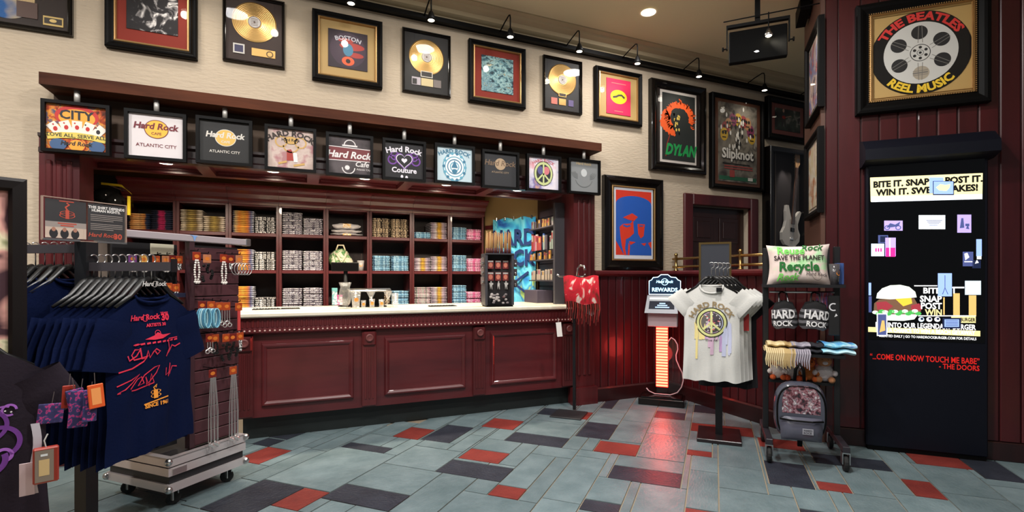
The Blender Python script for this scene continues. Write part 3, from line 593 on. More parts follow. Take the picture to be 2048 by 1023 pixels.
a, b = onW(1542, 290, 4.40), onW(1620, 300, 4.40)
w = b.x-a.x; z1 = a.z; z0 = 1.46; h = z1-z0; cx = (a.x+b.x)/2
t = thing('guitar_display_case', 'tall dark glass-fronted case holding a white bass guitar', 'display case', (cx, WY, (z0+z1)/2))
rectframe(MB(), w, h, [(0, -.001), (0, -.12), (.005, -.13), (.04, -.13), (.055, -.115), (.06, -.02)]).build('frame', BLKGLOSS, t)
MB().box(-w/2+.05, w/2-.05, -.02, -.002, -h/2+.05, h/2-.05).build('backing', flat((30, 22, 24), .9), t)
MB().rect(-w/2+.055, w/2-.055, -h/2+.055, h/2-.055, -.115).build('glazing', glaze(), t)
for xx in (-w*.22, w*.3): MB().box(xx, xx+.012, -.03, -.02, -h/2+.06, h/2-.06).build('side_strip', flat((96, 84, 74)), t)
gz = onW(1585, 455, 4.44)
g = thing('bass_guitar', 'white bass guitar with dark neck hanging in the glass case', 'guitar', (gz.x+.02, 4.482, gz.z), rot=(0, radians(6), 0))
out = [(-.02, -.24), (.08, -.23), (.15, -.16), (.155, -.07), (.11, .0), (.1, .06), (.125, .14), (.15, .22), (.12, .235), (.07, .17), (.03, .13), (-.03, .13), (-.06, .2), (-.09, .28), (-.125, .28), (-.13, .2), (-.115, .08), (-.13, .0), (-.17, -.08), (-.16, -.17), (-.1, -.23)]
MB().prism(out, -.022, .018).build('body', flat((210, 204, 196), .25), g)
MB().plate([(-.06, .1), (.0, .12), (.07, .1), (.09, .0), (.12, -.1), (.06, -.16), (.02, -.06), (-.04, -.02)], -.024).build('pickguard', flat((176, 168, 160), .3), g)
MB().prism([(-.028, .05), (.028, .05), (.02, .78), (-.02, .78)], -.034, -.022).build('neck', flat((74, 48, 36), .4), g)
MB().prism([(-.02, .78), (.02, .78), (.05, .84), (.035, .95), (-.005, 1.0), (-.05, .98), (-.04, .86)], -.03, -.016).build('headstock', flat((176, 136, 96), .4), g)
for k in range(4):
    MB().lathe([(.012, 0), (.012, .02)], 8).mapv(lambda x, y, z, k=k: (-.062+.008*(k % 2), -.023+y, .84+.035*k+x)).build('tuning_peg', CHROME, g)
m = MB()
for k in range(4): m.box(-.017+.011*k, -.0155+.011*k, -.0375, -.036, -.15, .9)
m.build('strings', CHROME, g)
MB().box(-.035, .035, -.034, -.022, -.05, .0, c=.004).build('pickup', BLACK, g); MB().box(-.03, .03, -.032, -.022, -.16, -.13, c=.003).build('bridge', CHROME, g)
lamp('case_fill_light', 'SPOT', (cx-.05, 4.424, z1-.09), 8, (1, .95, .88), (gz.x+.02, 4.47, gz.z), .008, 50, .6)  # fill spot added inside the case to brighten the bass
# ten framed shirt prints hung under the beam
TUBE = MB().lathe([(.017, 0), (.017, .12)], 12).mesh('hanger_tube', mat('satin_steel', (206, 202, 196), .5, metal=.5), True)
HF = [(80, 194, 304, 219.6, 211.5, 318), (248, 213.4, 318, 372, 230, 329.6), (394.5, 230, 331.6, 501.4, 239, 335.5), (530.8, 245, 341.6, 631, 257.2, 351), (653.8, 260.8, 354, 745, 271.3, 361), (765.4, 274, 362.7, 852.4, 281, 368.8), (870.6, 284, 368.3, 949.5, 292.3, 374), (963.4, 297, 379.5, 1040.4, 302.5, 383), (1052.4, 306.2, 382.2, 1124.8, 311.7, 390.6), (1135, 314.5, 388.7, 1204.6, 320, 393.4)]
LB = ['bright collage shirt print with playing cards, nearest the left end of the beam', 'white shirt print with a yellow round logo', 'black shirt print with a yellow round logo and white lettering', 'pale pink shirt print with ornate gold lettering', 'grey shirt print with a red band and white script', 'black shirt print with a purple heart', 'white shirt print with a pale blue medallion', 'plain dark grey shirt print with a small moon logo', 'white shirt print with a colourful peace sign', 'pale grey shirt print with a faint winged crest, at the right end']
BG = [ramp_mat('collage', [(.3, (60, 34, 26)), (.42, (176, 70, 36)), (.5, (222, 150, 60)), (.58, (60, 80, 110)), (.66, (196, 70, 50)), (.75, (230, 200, 150))], 16, kind='noise', dist=1), flat((216, 208, 208)), flat((17, 16, 16)), ramp_mat('pale_print', [(.4, (190, 168, 158)), (.52, (206, 186, 176)), (.62, (176, 128, 130))], 9), ramp_mat('grey_print', [(.4, (60, 54, 56)), (.6, (92, 84, 86))], 8), flat((13, 10, 16)), flat((196, 216, 224)), flat((36, 36, 40)), ramp_mat('tie_print', [(.35, (224, 160, 170)), (.45, (240, 230, 236)), (.55, (220, 214, 230)), (.64, (120, 110, 170)), (.72, (236, 180, 120))], 5), flat((134, 137, 138))]
def logo(m, x, z, s, y, yel, txt, red, cafe=True):
    m.ell(x, z, s*.36, s*.33, y, red).ell(x, z, s*.335, s*.305, y-.0004, yel)
    m.text('Hard Rock', x, z+s*.0, s*.3, y-.001, txt, bold=.035, shear=.18, wx=.98)
    if cafe: m.text('CAFE', x, z-s*.2, s*.13, y-.001, txt, bold=.02)
for k, c in enumerate(HF):
    x, z, w, h = meas(*c, 4.345)
    zt = 2.594
    w, h = .372, .352; z += .008
    t = thing('framed_shirt_print', LB[k], 'frame', (x, 4.37, z), group='framed shirt prints hanging from the beam')
    rectframe(MB(), w, h, [(0, .02), (0, -.025), (.022, -.025), (.022, .0)]).build('frame', BLACK, t)
    MB().box(-w/2+.01, w/2-.01, .0, .018, -h/2+.01, h/2-.01).build('shirt_print', BG[k], t)
    L = zt-(z+h/2); put('hanger_tube', TUBE, t, (0, .0, h/2), scale=(1, 1, L/.12))
    m = MB(); y = -.002; P = []
    if k == 0:
        P = [flat((236, 226, 214)), flat((190, 40, 36)), flat((236, 160, 50)), flat((30, 30, 34)), flat((220, 196, 90)), flat((60, 90, 130))]
        m.ell(0, .08, .12, .075, y, 1).ell(0, .07, .1, .06, y-.0004, 2).text('CITY', 0, .06, .085, y-.001, 3, bold=.03)
        for j in range(5):
            a = radians(40-20*j); cx, cz = -.115+.058*j, .005-.004*abs(j-2)**2*1.2
            q = [(cx+dx*cos(a)-dz*sin(a), cz+dx*sin(a)+dz*cos(a)) for dx, dz in ((-.028, -.05), (.028, -.05), (.028, .045), (-.028, .045))]
            m.plate(q, y-.0012-.0003*j, 0)
            m.ell(cx, cz, .012, .016, y-.003, 3 if j == 4 else 1, 8); m.ell(cx-.012, cz+.028, .005, .006, y-.003, 3 if j > 2 else 1, 6)
        m.ribbon([(-.16, -.07), (-.08, -.055), (0, -.05), (.08, -.055), (.16, -.07)], .04, y-.0035, 4).text('LOVE ALL, SERVE ALL', 0, -.066, .034, y-.004, 3, bold=.02)
        m.ell(-.1, -.12, .045, .04, y-.003, 5).ell(.11, -.12, .045, .04, y-.003, 5)
        logo(m, 0, -.12, .13, y-.0036, 2, 3, 1, False)
    elif k == 1:
        P = [flat((240, 180, 60)), flat((110, 26, 40))]; logo(m, 0, .05, .205, y, 0, 1, 1); m.text('ATLANTIC CITY', 0, -.08, .034, y, 1, bold=.01)
    elif k == 2:
        P = [flat((220, 180, 90)), flat((216, 210, 200))]; logo(m, .005, .03, .195, y, 0, 1, 1); m.text('ATLANTIC CITY', 0, -.085, .028, y, 1, bold=.01)
    elif k == 3:
        P = [flat((46, 32, 24)), flat((200, 160, 90)), flat((160, 50, 40)), flat((230, 226, 224))]
        m.text('HARD ROCK', 0, .105, .06, y-.001, 0, bold=.04, arc=.25); m.ell(0, .07, .05, .03, y, 1).ring(0, .07, .05, .054, y, 0, 20, k=.6)
        m.ring(-.07, .055, .035, .045, y, 1).ring(.07, .055, .035, .045, y, 1).ring(0, .03, .05, .06, y, 1, 24, 180, 360)
        m.text('Hard Rock', 0, .062, .03, y-.001, 0, bold=.02)
        m.plate([(-.03, -.09), (.02, -.09), (.01, -.02), (.0, .0), (-.03, -.01)], y, 2).plate([(.02, -.1), (.05, -.1), (.045, -.03), (.015, -.02)], y, 3)
        m.ribbon([(-.09, -.12), (-.03, -.1)], .016, y-.001, 1).ribbon([(.02, -.13), (.1, -.11)], .016, y-.001, 1)
    elif k == 4:
        P = [flat((112, 40, 44)), flat((226, 220, 218)), flat((60, 56, 58))]
        m.rect(-.165, .165, -.045, .065, y, 0).ribbon([(-.165, .068), (.165, .06)], .006, y-.001, 1).ribbon([(-.165, -.045), (.16, -.04)], .006, y-.001, 1)
        m.text('Hard Rock', 0, -.02, .078, y-.0015, 1, bold=.03, shear=.25).text('Cafe', .1, -.085, .06, y-.0015, 1, bold=.02, shear=.25)
        m.ring(0, .085, .04, .048, y, 1, 20, 0, 180).rect(-.06, .06, .075, .088, y, 1).ring(-.01, -.1, .045, .053, y, 1, 20, 180, 360).ell(-.02, -.1, .02, .02, y, 1, 8).text('Atlantic City', .11, -.115, .022, y, 1)
    elif k == 5:
        P = [flat((230, 224, 232)), flat((112, 60, 150)), flat((13, 10, 16))]
        hp = lambda s: [(s*.062*16*sin(a)**3/16, s*.062*(13*cos(a)-5*cos(2*a)-2*cos(3*a)-cos(4*a))/16) for a in [2*pi*i/30 for i in range(30)]]
        for q in (-.1, .1): m.ring(q, .0, .03, .042, y, 1).ring(q*.8, .035, .03, .04, y, 1)
        m.plate(hp(1.35), y-.0004, 1).plate(hp(1.15), y-.0008, 0).plate(hp(1.05), y-.0012, 2).plate(hp(.4), y-.0016, 0)
        m.text('Hard Rock', 0, .075, .068, y-.002, 0, bold=.03, arc=.5).text('Couture', 0, -.105, .062, y-.002, 0, bold=.03)
        m.ell(-.02, -.14, .012, .016, y, 0, 8).ell(.02, -.145, .012, .016, y, 0, 8)
    elif k == 6:
        P = [flat((100, 166, 190)), flat((60, 120, 150)), flat((236, 240, 240))]
        m.text('HARD ROCK', 0, .105, .05, y, 1, bold=.03, arc=.3); m.ell(0, -.02, .11, .13, y, 0).ell(0, -.02, .1, .12, y-.0004, 2)
        for j in range(3): m.ring(0, -.02, .085-.025*j, .094-.025*j, y-.0008, j % 2, 24)
        for j in range(14): a = 2*pi*j/14; m.ell(.1*cos(a), -.02+.12*sin(a), .014, .014, y-.001, j % 2, 8)
        m.plate([(-.03, -.03), (.03, -.03), (0, .04)], y-.0014, 1).ell(0, -.06, .025, .02, y-.0014, 1)
    elif k == 7:
        P = [flat((176, 150, 120)), flat((120, 96, 74))]; m.ell(.0, .055, .055, .055, y, 0).text('Hard Rock', 0, .04, .07, y-.001, 1, bold=.02, shear=.2).text('ATLANTIC CITY', 0, -.03, .024, y, 0)
    elif k == 8:
        P = [flat((40, 40, 50)), flat((206, 214, 150)), flat((214, 120, 130)), flat((90, 90, 140))]
        m.ell(0, 0, .105, .12, y, 0).ell(0, 0, .098, .113, y-.0004, 1).ell(0, 0, .078, .09, y-.0008, 0)
        m.ell(.03, .03, .035, .04, y-.001, 2).ell(-.035, .03, .03, .04, y-.001, 3)
        for a in (90, 270, 222, 318): m.ribbon([(0, 0), (.1*cos(radians(a)), .115*sin(radians(a)))], .016, y-.0014, 1)
        m.text('HARD ROCK', 0, .115, .04, y, 2, bold=.03, arc=.2)
    else:
        P = [flat((196, 200, 200)), flat((108, 110, 110)), flat((200, 176, 130))]
        m.text('Hard Rock', 0, .12, .04, y, 2, bold=.02).ell(0, .04, .035, .04, y, 0)
        for sg in (-1, 1):
            for j in range(4): m.ring(sg*.07, .055, .03+.014*j, .035+.014*j, y, 1, 16, 190 if sg < 0 else 270, 270 if sg < 0 else 350)
        m.ring(0, .0, .1, .106, y, 1, 24, 200, 340)
    m.build('print', P, t)
    MB().rect(-w/2+.022, w/2-.022, -h/2+.022, h/2-.022, -.014).build('glazing', glaze(), t)
# ---------------------------------------------------------------- sales counter
CL = Vector((-.47, 4.5, 0))
ct = thing('sales_counter', 'long red wood sales counter with three moulded front panels', 'counter', CL)
MB().box(0, 3.02, .0, .78, .185, .99).build('carcass', WOODX, ct)
MB().box(.03, 3.02, .078, .75, 0, .185).build('toe_kick', KICK, ct)
MB().xprism([(0, .845), (-.045, .86), (-.06, .87), (-.06, .9), (-.045, .905), (-.045, .975), (-.06, .985), (0, .989)], -.03, 3.02).build('frieze', WOODX, ct)
FLU = MB().box(-.009, .009, -.05, -.044, .908, .972, c=.003).mesh('flute', WOOD); STD = MB().ball((0, 0, 0), .008, 8, 5).mesh('stud', flat((206, 170, 160), .3), True)
for k in range(85):
    x = .0+k*.0357
    put('flute', FLU, ct, (x, 0, 0))
    if k < 84: put('stud', STD, ct, (x+.018, -.062, .885))
for x0, x1 in ((.197, .844), (1.16, 1.845), (2.151, 2.807)):
    p = MB().box(x0-.03, x1+.03, -.012, 0, .27, .79, c=.004)
    n = len(p.v); rectframe(p, x1-x0, .446, [(-.025, -.013), (-.02, -.026), (-.008, -.028), (.006, -.02), (.012, -.014)])
    for i in range(n, len(p.v)): a, b, c = p.v[i]; p.v[i] = (a+(x0+x1)/2, b, c+.526)
    p.build('front_panel', WOODX, ct)
for x in (.05, 1.0, 2.005, 2.96):
    p = MB().box(x-.06, x+.06, -.03, 0, .2, .845, c=.004)
    for k in (-1, 0, 1): p.box(x+k*.03-.008, x+k*.03+.008, -.036, -.029, .26, .7, c=.003)
    p.box(x-.055, x+.055, -.05, 0, .72, .84, c=.012)
    q = p.build('pilaster', WOOD, ct)
    MB().lathe([(.034, 0), (.034, .012), (.026, .02), (.02, .014), (0, .018)], 14).mapv(lambda a, b, c: (a+x, -.05-c, b+.79)).build('rosette', mat('rosette_wood', (110, 60, 58), .35), q, smooth=True)
TOPM = mat('cream_stone_top', (232, 224, 204), .25, mottle=(8, (218, 208, 186), (1, 1, 1)))
top = MB().xprism([(-.085, 1.0), (-.075, .99), (.8, .99), (.8, 1.03), (-.075, 1.03), (-.085, 1.02)], -.06, 3.02)
top.build('countertop', TOPM, None, CL, label='long cream stone countertop on the red wood counter', cat='countertop')
TZ = 1.03
# ---------------------------------------------------------------- cubby shelves behind the counter
SY = 6.05; XS = [r*SY for r in (-.268, -.195, -.1183, -.0389, .0404, .119, .201, .279, .353)]
ORD = ['first', 'second', 'third', 'fourth', 'fifth', 'sixth', 'seventh', 'eighth']
SHZ = [2.075, 1.755, 1.355, .955, .5]
for k in range(8):
    wd = XS[k+1]-XS[k]
    t = thing('shelf_unit', 'tall dark red cubby shelf unit, %s from the left behind the counter' % ORD[k], 'shelf', (XS[k], SY, 0), group='cubby shelf units behind the counter')
    for x in (0.002, wd-.027): MB().box(x, x+.025, 0, .42, 0, 2.11).build('side_panel', WOOD, t)
    for i, z in enumerate(SHZ): MB().box(.027, wd-.027, .004, .42, z, z+.035, c=.003).build('shelf', WOODX, t)
    MB().box(.0, wd, .42, .44, 0, 2.11).build('back_panel', mat('shelf_back', (30, 12, 13), .6), t)
    MB().xprism([(.02, 2.11), (-.02, 2.09), (-.03, 2.11), (-.03, 2.13), (-.07, 2.15), (-.09, 2.19), (-.15, 2.215), (-.16, 2.24), (-.2, 2.25), (-.2, 2.27), (.44, 2.27), (.44, 2.11)], .001, wd-.001).build('cornice', WOODX, t)
# ---------------------------------------------------------------- folded shirts
def fold_mesh(w, d, h, m):
    n = 10; rn = random.Random(int(w*1000))
    def f(a, b):
        x = (a-.5)*w; e = 1-.35*max(0, abs(a-.5)*2-.8)/.2
        th = -pi/2+pi*b*1.0
        if b <= 1: y = h*.5-cos(th)*h*.5; z = h*.5+sin(th)*h*.5*e
        return (x, y, z)
    g = MB()
    nu = 8
    pr = [(d, .0), (.012, .0)]+[(.012-.012*cos(t), h/2+h/2*sin(t)) for t in [-pi/2+pi*i/4 for i in range(1, 4)]]+[(.012, h), (d, h)]
    vs = []
    for i in range(nu+1):
        a = i/nu; x = (a-.5)*w; e = 1 if 0 < i < nu else .55; s = .0012*sin(a*17)
        vs += [(x, y+s*4+(0 if 0 < i < nu else .006), h/2+(z-h/2)*e) for y, z in pr]
    k = len(pr)
    g.add(vs, [(i*k+j, (i+1)*k+j, (i+1)*k+j+1, i*k+j+1) for i in range(nu) for j in range(k-1)]+[tuple(range(k)), tuple(range(nu*k+k-1, nu*k-1, -1))])
    return g.mesh('folded_shirt', m, False)
def design(nm, stops, vor=None, dist=.03, sc=40):
    return ramp_mat('fold_'+nm, stops, sc, (1, .3, .35), .85, vor or 'axis', 2, False, 0, dist=dist)
W_, K_ = (232, 230, 232), (34, 32, 36)
DS = {'orange': (design('orange', [(.36, (206, 206, 220)), (.40, (70, 80, 120)), (.43, (224, 190, 130)), (.46, (226, 140, 50)), (.50, (230, 170, 70)), (.54, (220, 130, 50)), (.57, (90, 100, 150)), (.6, (226, 226, 232)), (.62, (90, 90, 130))]), 'white shirt with orange and blue print'),
      'bw': (design('bw', [(.3, (24, 22, 26)), (.45, (30, 28, 32)), (.48, (214, 210, 206)), (.57, W_), (.6, (40, 38, 40))], 'noise', sc=42), 'white shirt with black print'),
      'purple': (design('purple', [(.3, (40, 32, 50)), (.44, (56, 46, 68)), (.475, (206, 200, 210)), (.53, W_), (.56, (74, 64, 88)), (.62, (46, 38, 58)), (.66, (220, 214, 222))], 'noise', sc=62), 'white shirt with dense purple print'),
      'brown': (design('brown', [(.3, (36, 24, 20)), (.46, (50, 34, 28)), (.49, (220, 196, 160)), (.56, (230, 210, 180)), (.59, (60, 42, 34))], 'noise', sc=48), 'cream shirt with dark brown print'),
      'blue': (design('blue', [(.34, (70, 110, 144)), (.45, (120, 170, 198)), (.52, (186, 216, 230)), (.58, (110, 160, 190)), (.66, (60, 96, 130))], 'noise', sc=30), 'pale blue shirt'),
      'pink': (design('pink', [(.3, (206, 70, 130)), (.44, (230, 120, 170)), (.52, (244, 214, 228)), (.6, (234, 150, 186)), (.7, (180, 60, 110))], 'noise', sc=30), 'pink shirt'),
      'gold': (design('gold', [(.38, (228, 222, 220)), (.42, (150, 130, 148)), (.46, (206, 196, 200)), (.485, (170, 130, 60)), (.5, (226, 180, 70)), (.52, (196, 150, 60)), (.55, (190, 170, 184)), (.58, (130, 112, 130)), (.62, (226, 220, 220))]), 'lilac shirt with gold stripe'),
      'cream': (design('cream', [(.38, (218, 206, 188)), (.43, (206, 190, 166)), (.46, (126, 104, 58)), (.5, (176, 150, 80)), (.54, (120, 96, 56)), (.57, (206, 190, 170)), (.62, (222, 210, 196))]), 'cream shirt with gold brown print'),
      'navygold': (design('navygold', [(.36, (24, 26, 50)), (.415, (24, 26, 50)), (.43, (220, 150, 80)), (.5, (230, 180, 120)), (.55, (200, 130, 60)), (.565, (30, 44, 76)), (.62, (30, 40, 70))]), 'navy shirt with gold print'),
      'navypink': (design('navypink', [(.38, (22, 24, 46)), (.46, (24, 26, 50)), (.475, (180, 30, 90)), (.52, (196, 40, 100)), (.535, (24, 28, 52)), (.62, (28, 36, 62))]), 'navy shirt with magenta stripe'),
      'grey': (design('grey', [(.3, (120, 128, 120)), (.43, (206, 204, 196)), (.5, (170, 90, 130)), (.54, (216, 212, 204)), (.62, (130, 136, 128)), (.7, (90, 90, 92))], 'noise', sc=34), 'grey shirt with pink flecks')}
FM = {k: fold_mesh(.2, .3, .0186, m) for k, (m, _) in DS.items()}
NTH = ['topmost']+[q+' from top' for q in 'second third fourth fifth sixth seventh eighth ninth tenth eleventh twelfth thirteenth'.split()]
ROWN = ['top row', 'middle row', 'bottom row']
STK = {0: [('navygold', 8, 'navypink', 10), None, None], 1: [('cream', 11, 'cream', 8), None, None],
       2: [('orange', 12, 'bw', 9), ('orange', 11, 'bw', 10), ('orange', 11, 'bw', 5)], 3: [('purple', 12, 'purple', 9), ('purple', 11, 'purple', 11), ('purple', 10, 'purple', 10)],
       5: [('brown', 11, 'brown', 11), ('blue', 9, 'blue', 9), ('brown', 9, 'blue', 8)], 6: [('blue', 4, 'gold', 10), ('gold', 8, 'gold', 9), ('grey', 10, 'gold', 10)],
       7: [('blue', 8, 'pink', 7), ('blue', 10, 'pink', 8), ('blue', 11, 'pink', 7)]}
rn = random.Random(21)
for k, rows in STK.items():
    for r, e in enumerate(rows):
        if not e: continue
        for sd in (0, 1):
            kd, n = e[2*sd], e[2*sd+1]; x0, x1 = XS[k]+.03, XS[k+1]-.03; hw = (x1-x0)/2; xc = x0+hw*(.5+sd)
            lb = '%s stack, %s, %s cubby' % (('left', 'right')[sd], ROWN[r], ORD[k])
            z = SHZ[r+1]+.0352; sc = min(1, (hw-.006)/.2)
            for i in range(n):
                hgt = rn.uniform(.93, 1.1)
                put('folded_shirt', FM[kd], None, (xc+rn.uniform(-.002, .002), SY+.02+rn.uniform(-.008, .012), z), rn.uniform(-.012, .012), '%s, %s, %s' % (DS[kd][1], NTH[n-1-i], lb), 'shirt', 'folded shirts, '+lb, scale=(sc, 1, hgt)); z += .0192*hgt+.0009
# pile of white sweatshirts, fifth cubby
xm = (XS[4]+XS[5])/2; z = SHZ[1]+.036
SW = MB().grid(lambda a, b: (.17*(2*a-1)*(1-.1*abs(2*b-1)), .26*b+(.03*cos(pi*(2*a-1)/2)*-1), .0), 1, 1)
for i, (hh, lb) in enumerate(((.04, 'lowest'), (.04, 'second'), (.075, 'puffy topmost'))):
    def f(a, b):
        th = 2*pi*b; return ((2*a-1)*.18*(1-.06*i)*(.95+.05*cos(th*2)), .16-.15*cos(th)*(1-.25*abs(2*a-1)**4), hh/2+hh/2*sin(th)*(1-.55*abs(2*a-1)**3)+.003*sin(a*20+i))
    m = MB().grid(f, 12, 14); k2 = 15; m.add([], [])
    o = m.build('folded_sweatshirt', mat('white_fleece', (226, 222, 224), .95, bump=(60, .3)), None, (xm-.01, SY+.02, z), smooth=True, label='%s folded white sweatshirt in the top row of the fifth cubby' % lb, cat='sweatshirt')
    if i != 1: MB().rect(-.045, .045, hh*.2, hh*.8, .0).mapv(lambda x, y, zz: (x, y+.006-.004*0, zz)).build('gold_print', ramp_mat('gold_flecks', [(.4, (236, 230, 220)), (.52, (214, 160, 70)), (.6, (240, 200, 120))], 60), o)
    z += hh+.001
# green tote and plastic cup, fifth cubby middle row
def bagf(a, b):
    th = 2*pi*a; s = sin(pi*b)**.35*(1-.35*b**2) if b < 1 else .0
    return ((.14*s+.015*sin(3*th+b*7))*cos(th), (.1*s+.008*cos(5*th))*sin(th), .26*b)
bag = MB().grid(bagf, 22, 9, wrap=True).build('tote_bag', ramp_mat('green_tote', [(.38, (220, 214, 190)), (.47, (200, 196, 170)), (.52, (70, 130, 70)), (.58, (110, 160, 90)), (.64, (226, 220, 200))], 14, dist=.8), None, (xm-.07, SY+.16, SHZ[2]+.036), smooth=True, label='crumpled green and cream tote bag in the middle row of the fifth cubby', cat='bag')
MB().tube([(-.06, -.07, .2), (-.03, -.1, .16), (.0, -.11, .09), (.04, -.1, .16), (.06, -.06, .22)], .012, 6).build('strap', flat((220, 206, 176), .9), bag, smooth=True)
MB().tube([(-.05, 0, .24), (-.03, 0, .3), (.03, 0, .3), (.05, 0, .24)], .01, 6).build('strap', flat((220, 206, 176), .9), bag, smooth=True)
def cup(name, label, loc, r0, r1, h, logo_=True, m=GLASS, straw=False, foot=None, cat='glass', group=None):
    t = thing(name, label, cat, loc, 0, group)
    if foot: pr = [(foot, 0), (foot, .004), (.005, .01), (.005, h*.45), (r0, h*.5), (r1, h), (r1-.002, h), (r0*.8, h*.52), (0, h*.5)]
    else: pr = [(r0, 0), (r1, h), (r1-.003, h), (r0-.004, .012), (0, .012)]
    MB().lathe(pr, 18).build('body', m, t, smooth=True)
    if logo_:
        zz = h*(.55 if not foot else .75); rr = r0+(r1-r0)*.55+.0008
        MB().ell(0, zz, min(.019, r1*.6), min(.018, r1*.6), 0, 0, 16).mapv(lambda x, y, z: (rr*sin(x/rr), -rr*cos(x/rr), z)).build('logo_disc', flat((230, 140, 50)), t)
    if straw: MB().tube([(0, 0, .01), (.008, 0, h+.08)], .003, 6).build('straw', flat((60, 40, 36)), t)
    return t
cup('plastic_cup', 'clear lidded cup with a straw beside the green tote', (XS[5]-.09, SY+.08, SHZ[2]+.036), .03, .042, .12, True, mat('frosted_plastic', (190, 186, 184), .3, trans=.3), True, cat='cup')
for i, (x, c, h) in enumerate(((-.1, (120, 190, 190), .2), (-.06, (200, 90, 150), .12))):
    t = thing('plush_box', ('teal gift box' if i == 0 else 'pink patterned gift box')+' in the bottom row of the fifth cubby', 'box', (xm+x*1.4, SY+.14, SHZ[3]+.036))
    MB().box(-.03, .03, -.03, .03, 0, h, c=.004).build('carton', ramp_mat('gift%d' % i, [(.45, c), (.55, (230, 220, 230))], 40), t); MB().box(-.032, .032, -.032, .032, h*.8, h, c=.003).build('lid', flat(c), t)
# ---------------------------------------------------------------- things on the counter
p = onZ(694, 614, TZ)
t = thing('customer_display', 'black customer display on a pole, standing on the counter behind the glass pitcher', 'display', (p.x, 5.09, TZ), -.1)
MB().lathe([(.07, 0), (.07, .008), (.022, .014), (.019, .05), (.019, .34)], 14).build('pole', BLACK, t, smooth=True)
MB().box(-.13, .12, -.03, .03, .34, .425, c=.006).build('screen_housing', BLACK, t); MB().rect(-.12, .11, .35, .415, -.031).build('screen', BLKGLOSS, t)
p = onZ(688, 615, TZ)
t = thing('glass_pitcher', 'large clear hurricane pitcher with a flared rim on the counter', 'pitcher', (p.x, 4.72, TZ))
MB().lathe([(.05, 0), (.05, .008), (.02, .02), (.045, .05), (.058, .1), (.05, .16), (.04, .19), (.055, .235), (.052, .235), (.037, .19), (.046, .16), (.054, .1), (.04, .05), (0, .025)], 22).build('body', GLASS, t, smooth=True)
MB().tube([(.055, 0, .16), (.09, 0, .15), (.09, 0, .09), (.056, 0, .08)], .006, 6).build('handle', GLASS, t, smooth=True)
p = onZ(748, 614, TZ); X0 = onZ(703, 615, TZ).x; X1 = onZ(798, 613, TZ).x
t = thing('glassware_riser', 'black riser with a polished curved top bar behind the souvenir glasses', 'display', (X0, 4.86, TZ))
L = X1-X0
MB().box(0, L*.75, .0, .16, 0, .012).build('base', BLACK, t); MB().box(.0, L*.75, .15, .16, .012, .15).build('back_panel', BLACK, t)
MB().xprism([(.0, .15), (.03, .168), (.1, .176), (.16, .172), (.16, .164), (.1, .168), (.03, .16), (.005, .145)], -.02, L*.85).build('top_bar', CHROME, t, smooth=True)
for nm, lb, u, Y, r0, r1, h, ft in (('pint_glass', 'tall pint glass with an orange round logo, left of the shot glasses', 712, 4.66, .03, .043, .15, None), ('shot_glass', 'shot glass beside the tall pint glass', 727, 4.66, .018, .023, .075, None),
                               ('shot_glass', 'shot glass standing in the middle of the counter glassware', 744, 4.68, .02, .027, .085, None), ('shot_glass', 'shot glass with orange logo, right one in the glassware row', 763, 4.68, .02, .026, .08, None),
                               ('cocktail_glass', 'stemmed cocktail glass behind the middle shot glass', 742, 4.79, .008, .042, .15, .032), ('cocktail_glass', 'stemmed cocktail glass near the right end of the glassware row', 776, 4.78, .008, .042, .15, .032), ('highball_glass', 'tall clear glass at the right end of the glassware row', 790, 4.70, .026, .032, .135, None)):
    cup(nm, lb, (onW(u, 600, Y).x, Y, TZ), r0, r1, h, 'cocktail' not in nm and 'highball' not in nm, GLASS, False, ft, 'glass', 'souvenir glasses on the counter')
for u0, u1, v, lb in ((505, 560, 619, 'dark ribbed bar mat on the left end of the counter'), (562, 600, 617.5, 'short dark ribbed mat beside the long bar mat'), (858, 915, 612.5, 'thin grey mat on the counter left of the pick tower')):
    a, b = onZ(u0, v, TZ), onZ(u1, v-.6, TZ); t = thing('bar_mat', lb, 'mat', ((a.x+b.x)/2, a.y, TZ))
    hw = (b.x-a.x)/2; MB().box(-hw, hw, -.05, .05, 0, .006).build('base', RUBBER, t)
    for k in range(9): MB().box(-hw+.004+k*(2*hw-.008)/9, -hw+.004+(k+.6)*(2*hw-.008)/9, -.045, .045, .006, .01).build('rib', RUBBER, t)
# pick and keyring tower with drumsticks
p = onZ(989, 611, TZ)
TW = Vector((p.x, 4.54, TZ)); tw = thing('pick_tower', 'grey countertop tower with guitar picks, keyrings and a clear bin', 'display stand', TW, -.12)
GREY = mat('grey_metal', (74, 72, 76), .4, metal=.3)
w, h = .13, .5
MB().box(-w, w, -.1, .1, 0, .015).build('base', BLACK, tw)
for sx in (-1, 1): MB().box(sx*w-.012, sx*w+.012, -.09, .09, .015, h).build('side_panel', GREY, tw)
MB().box(-w, w, .0, .02, .015, h).build('back_panel', flat((26, 18, 20)), tw); MB().box(-w-.01, w+.01, -.1, .1, h, h+.012).build('top', GREY, tw)
MB().box(-w+.014, w-.014, -.1, -.095, .02, .15).build('bin_front', ACRYL, tw)
rn = random.Random(4)
for k in range(22): put('trinket', MB().ball((0, 0, 0), (.016, .014, .012), 7, 5).mesh('trinket', flat(rn.choice(((200, 190, 186), (150, 140, 140), (220, 210, 205), (120, 90, 90))), .3)), None, (TW.x+rn.uniform(-.095, .095), TW.y-.055+rn.uniform(-.02, .02), TZ+.03+.09*rn.random()), label='small pale charm in the clear bin of the pick tower', cat='charm', group='charms in the bin of the pick tower')
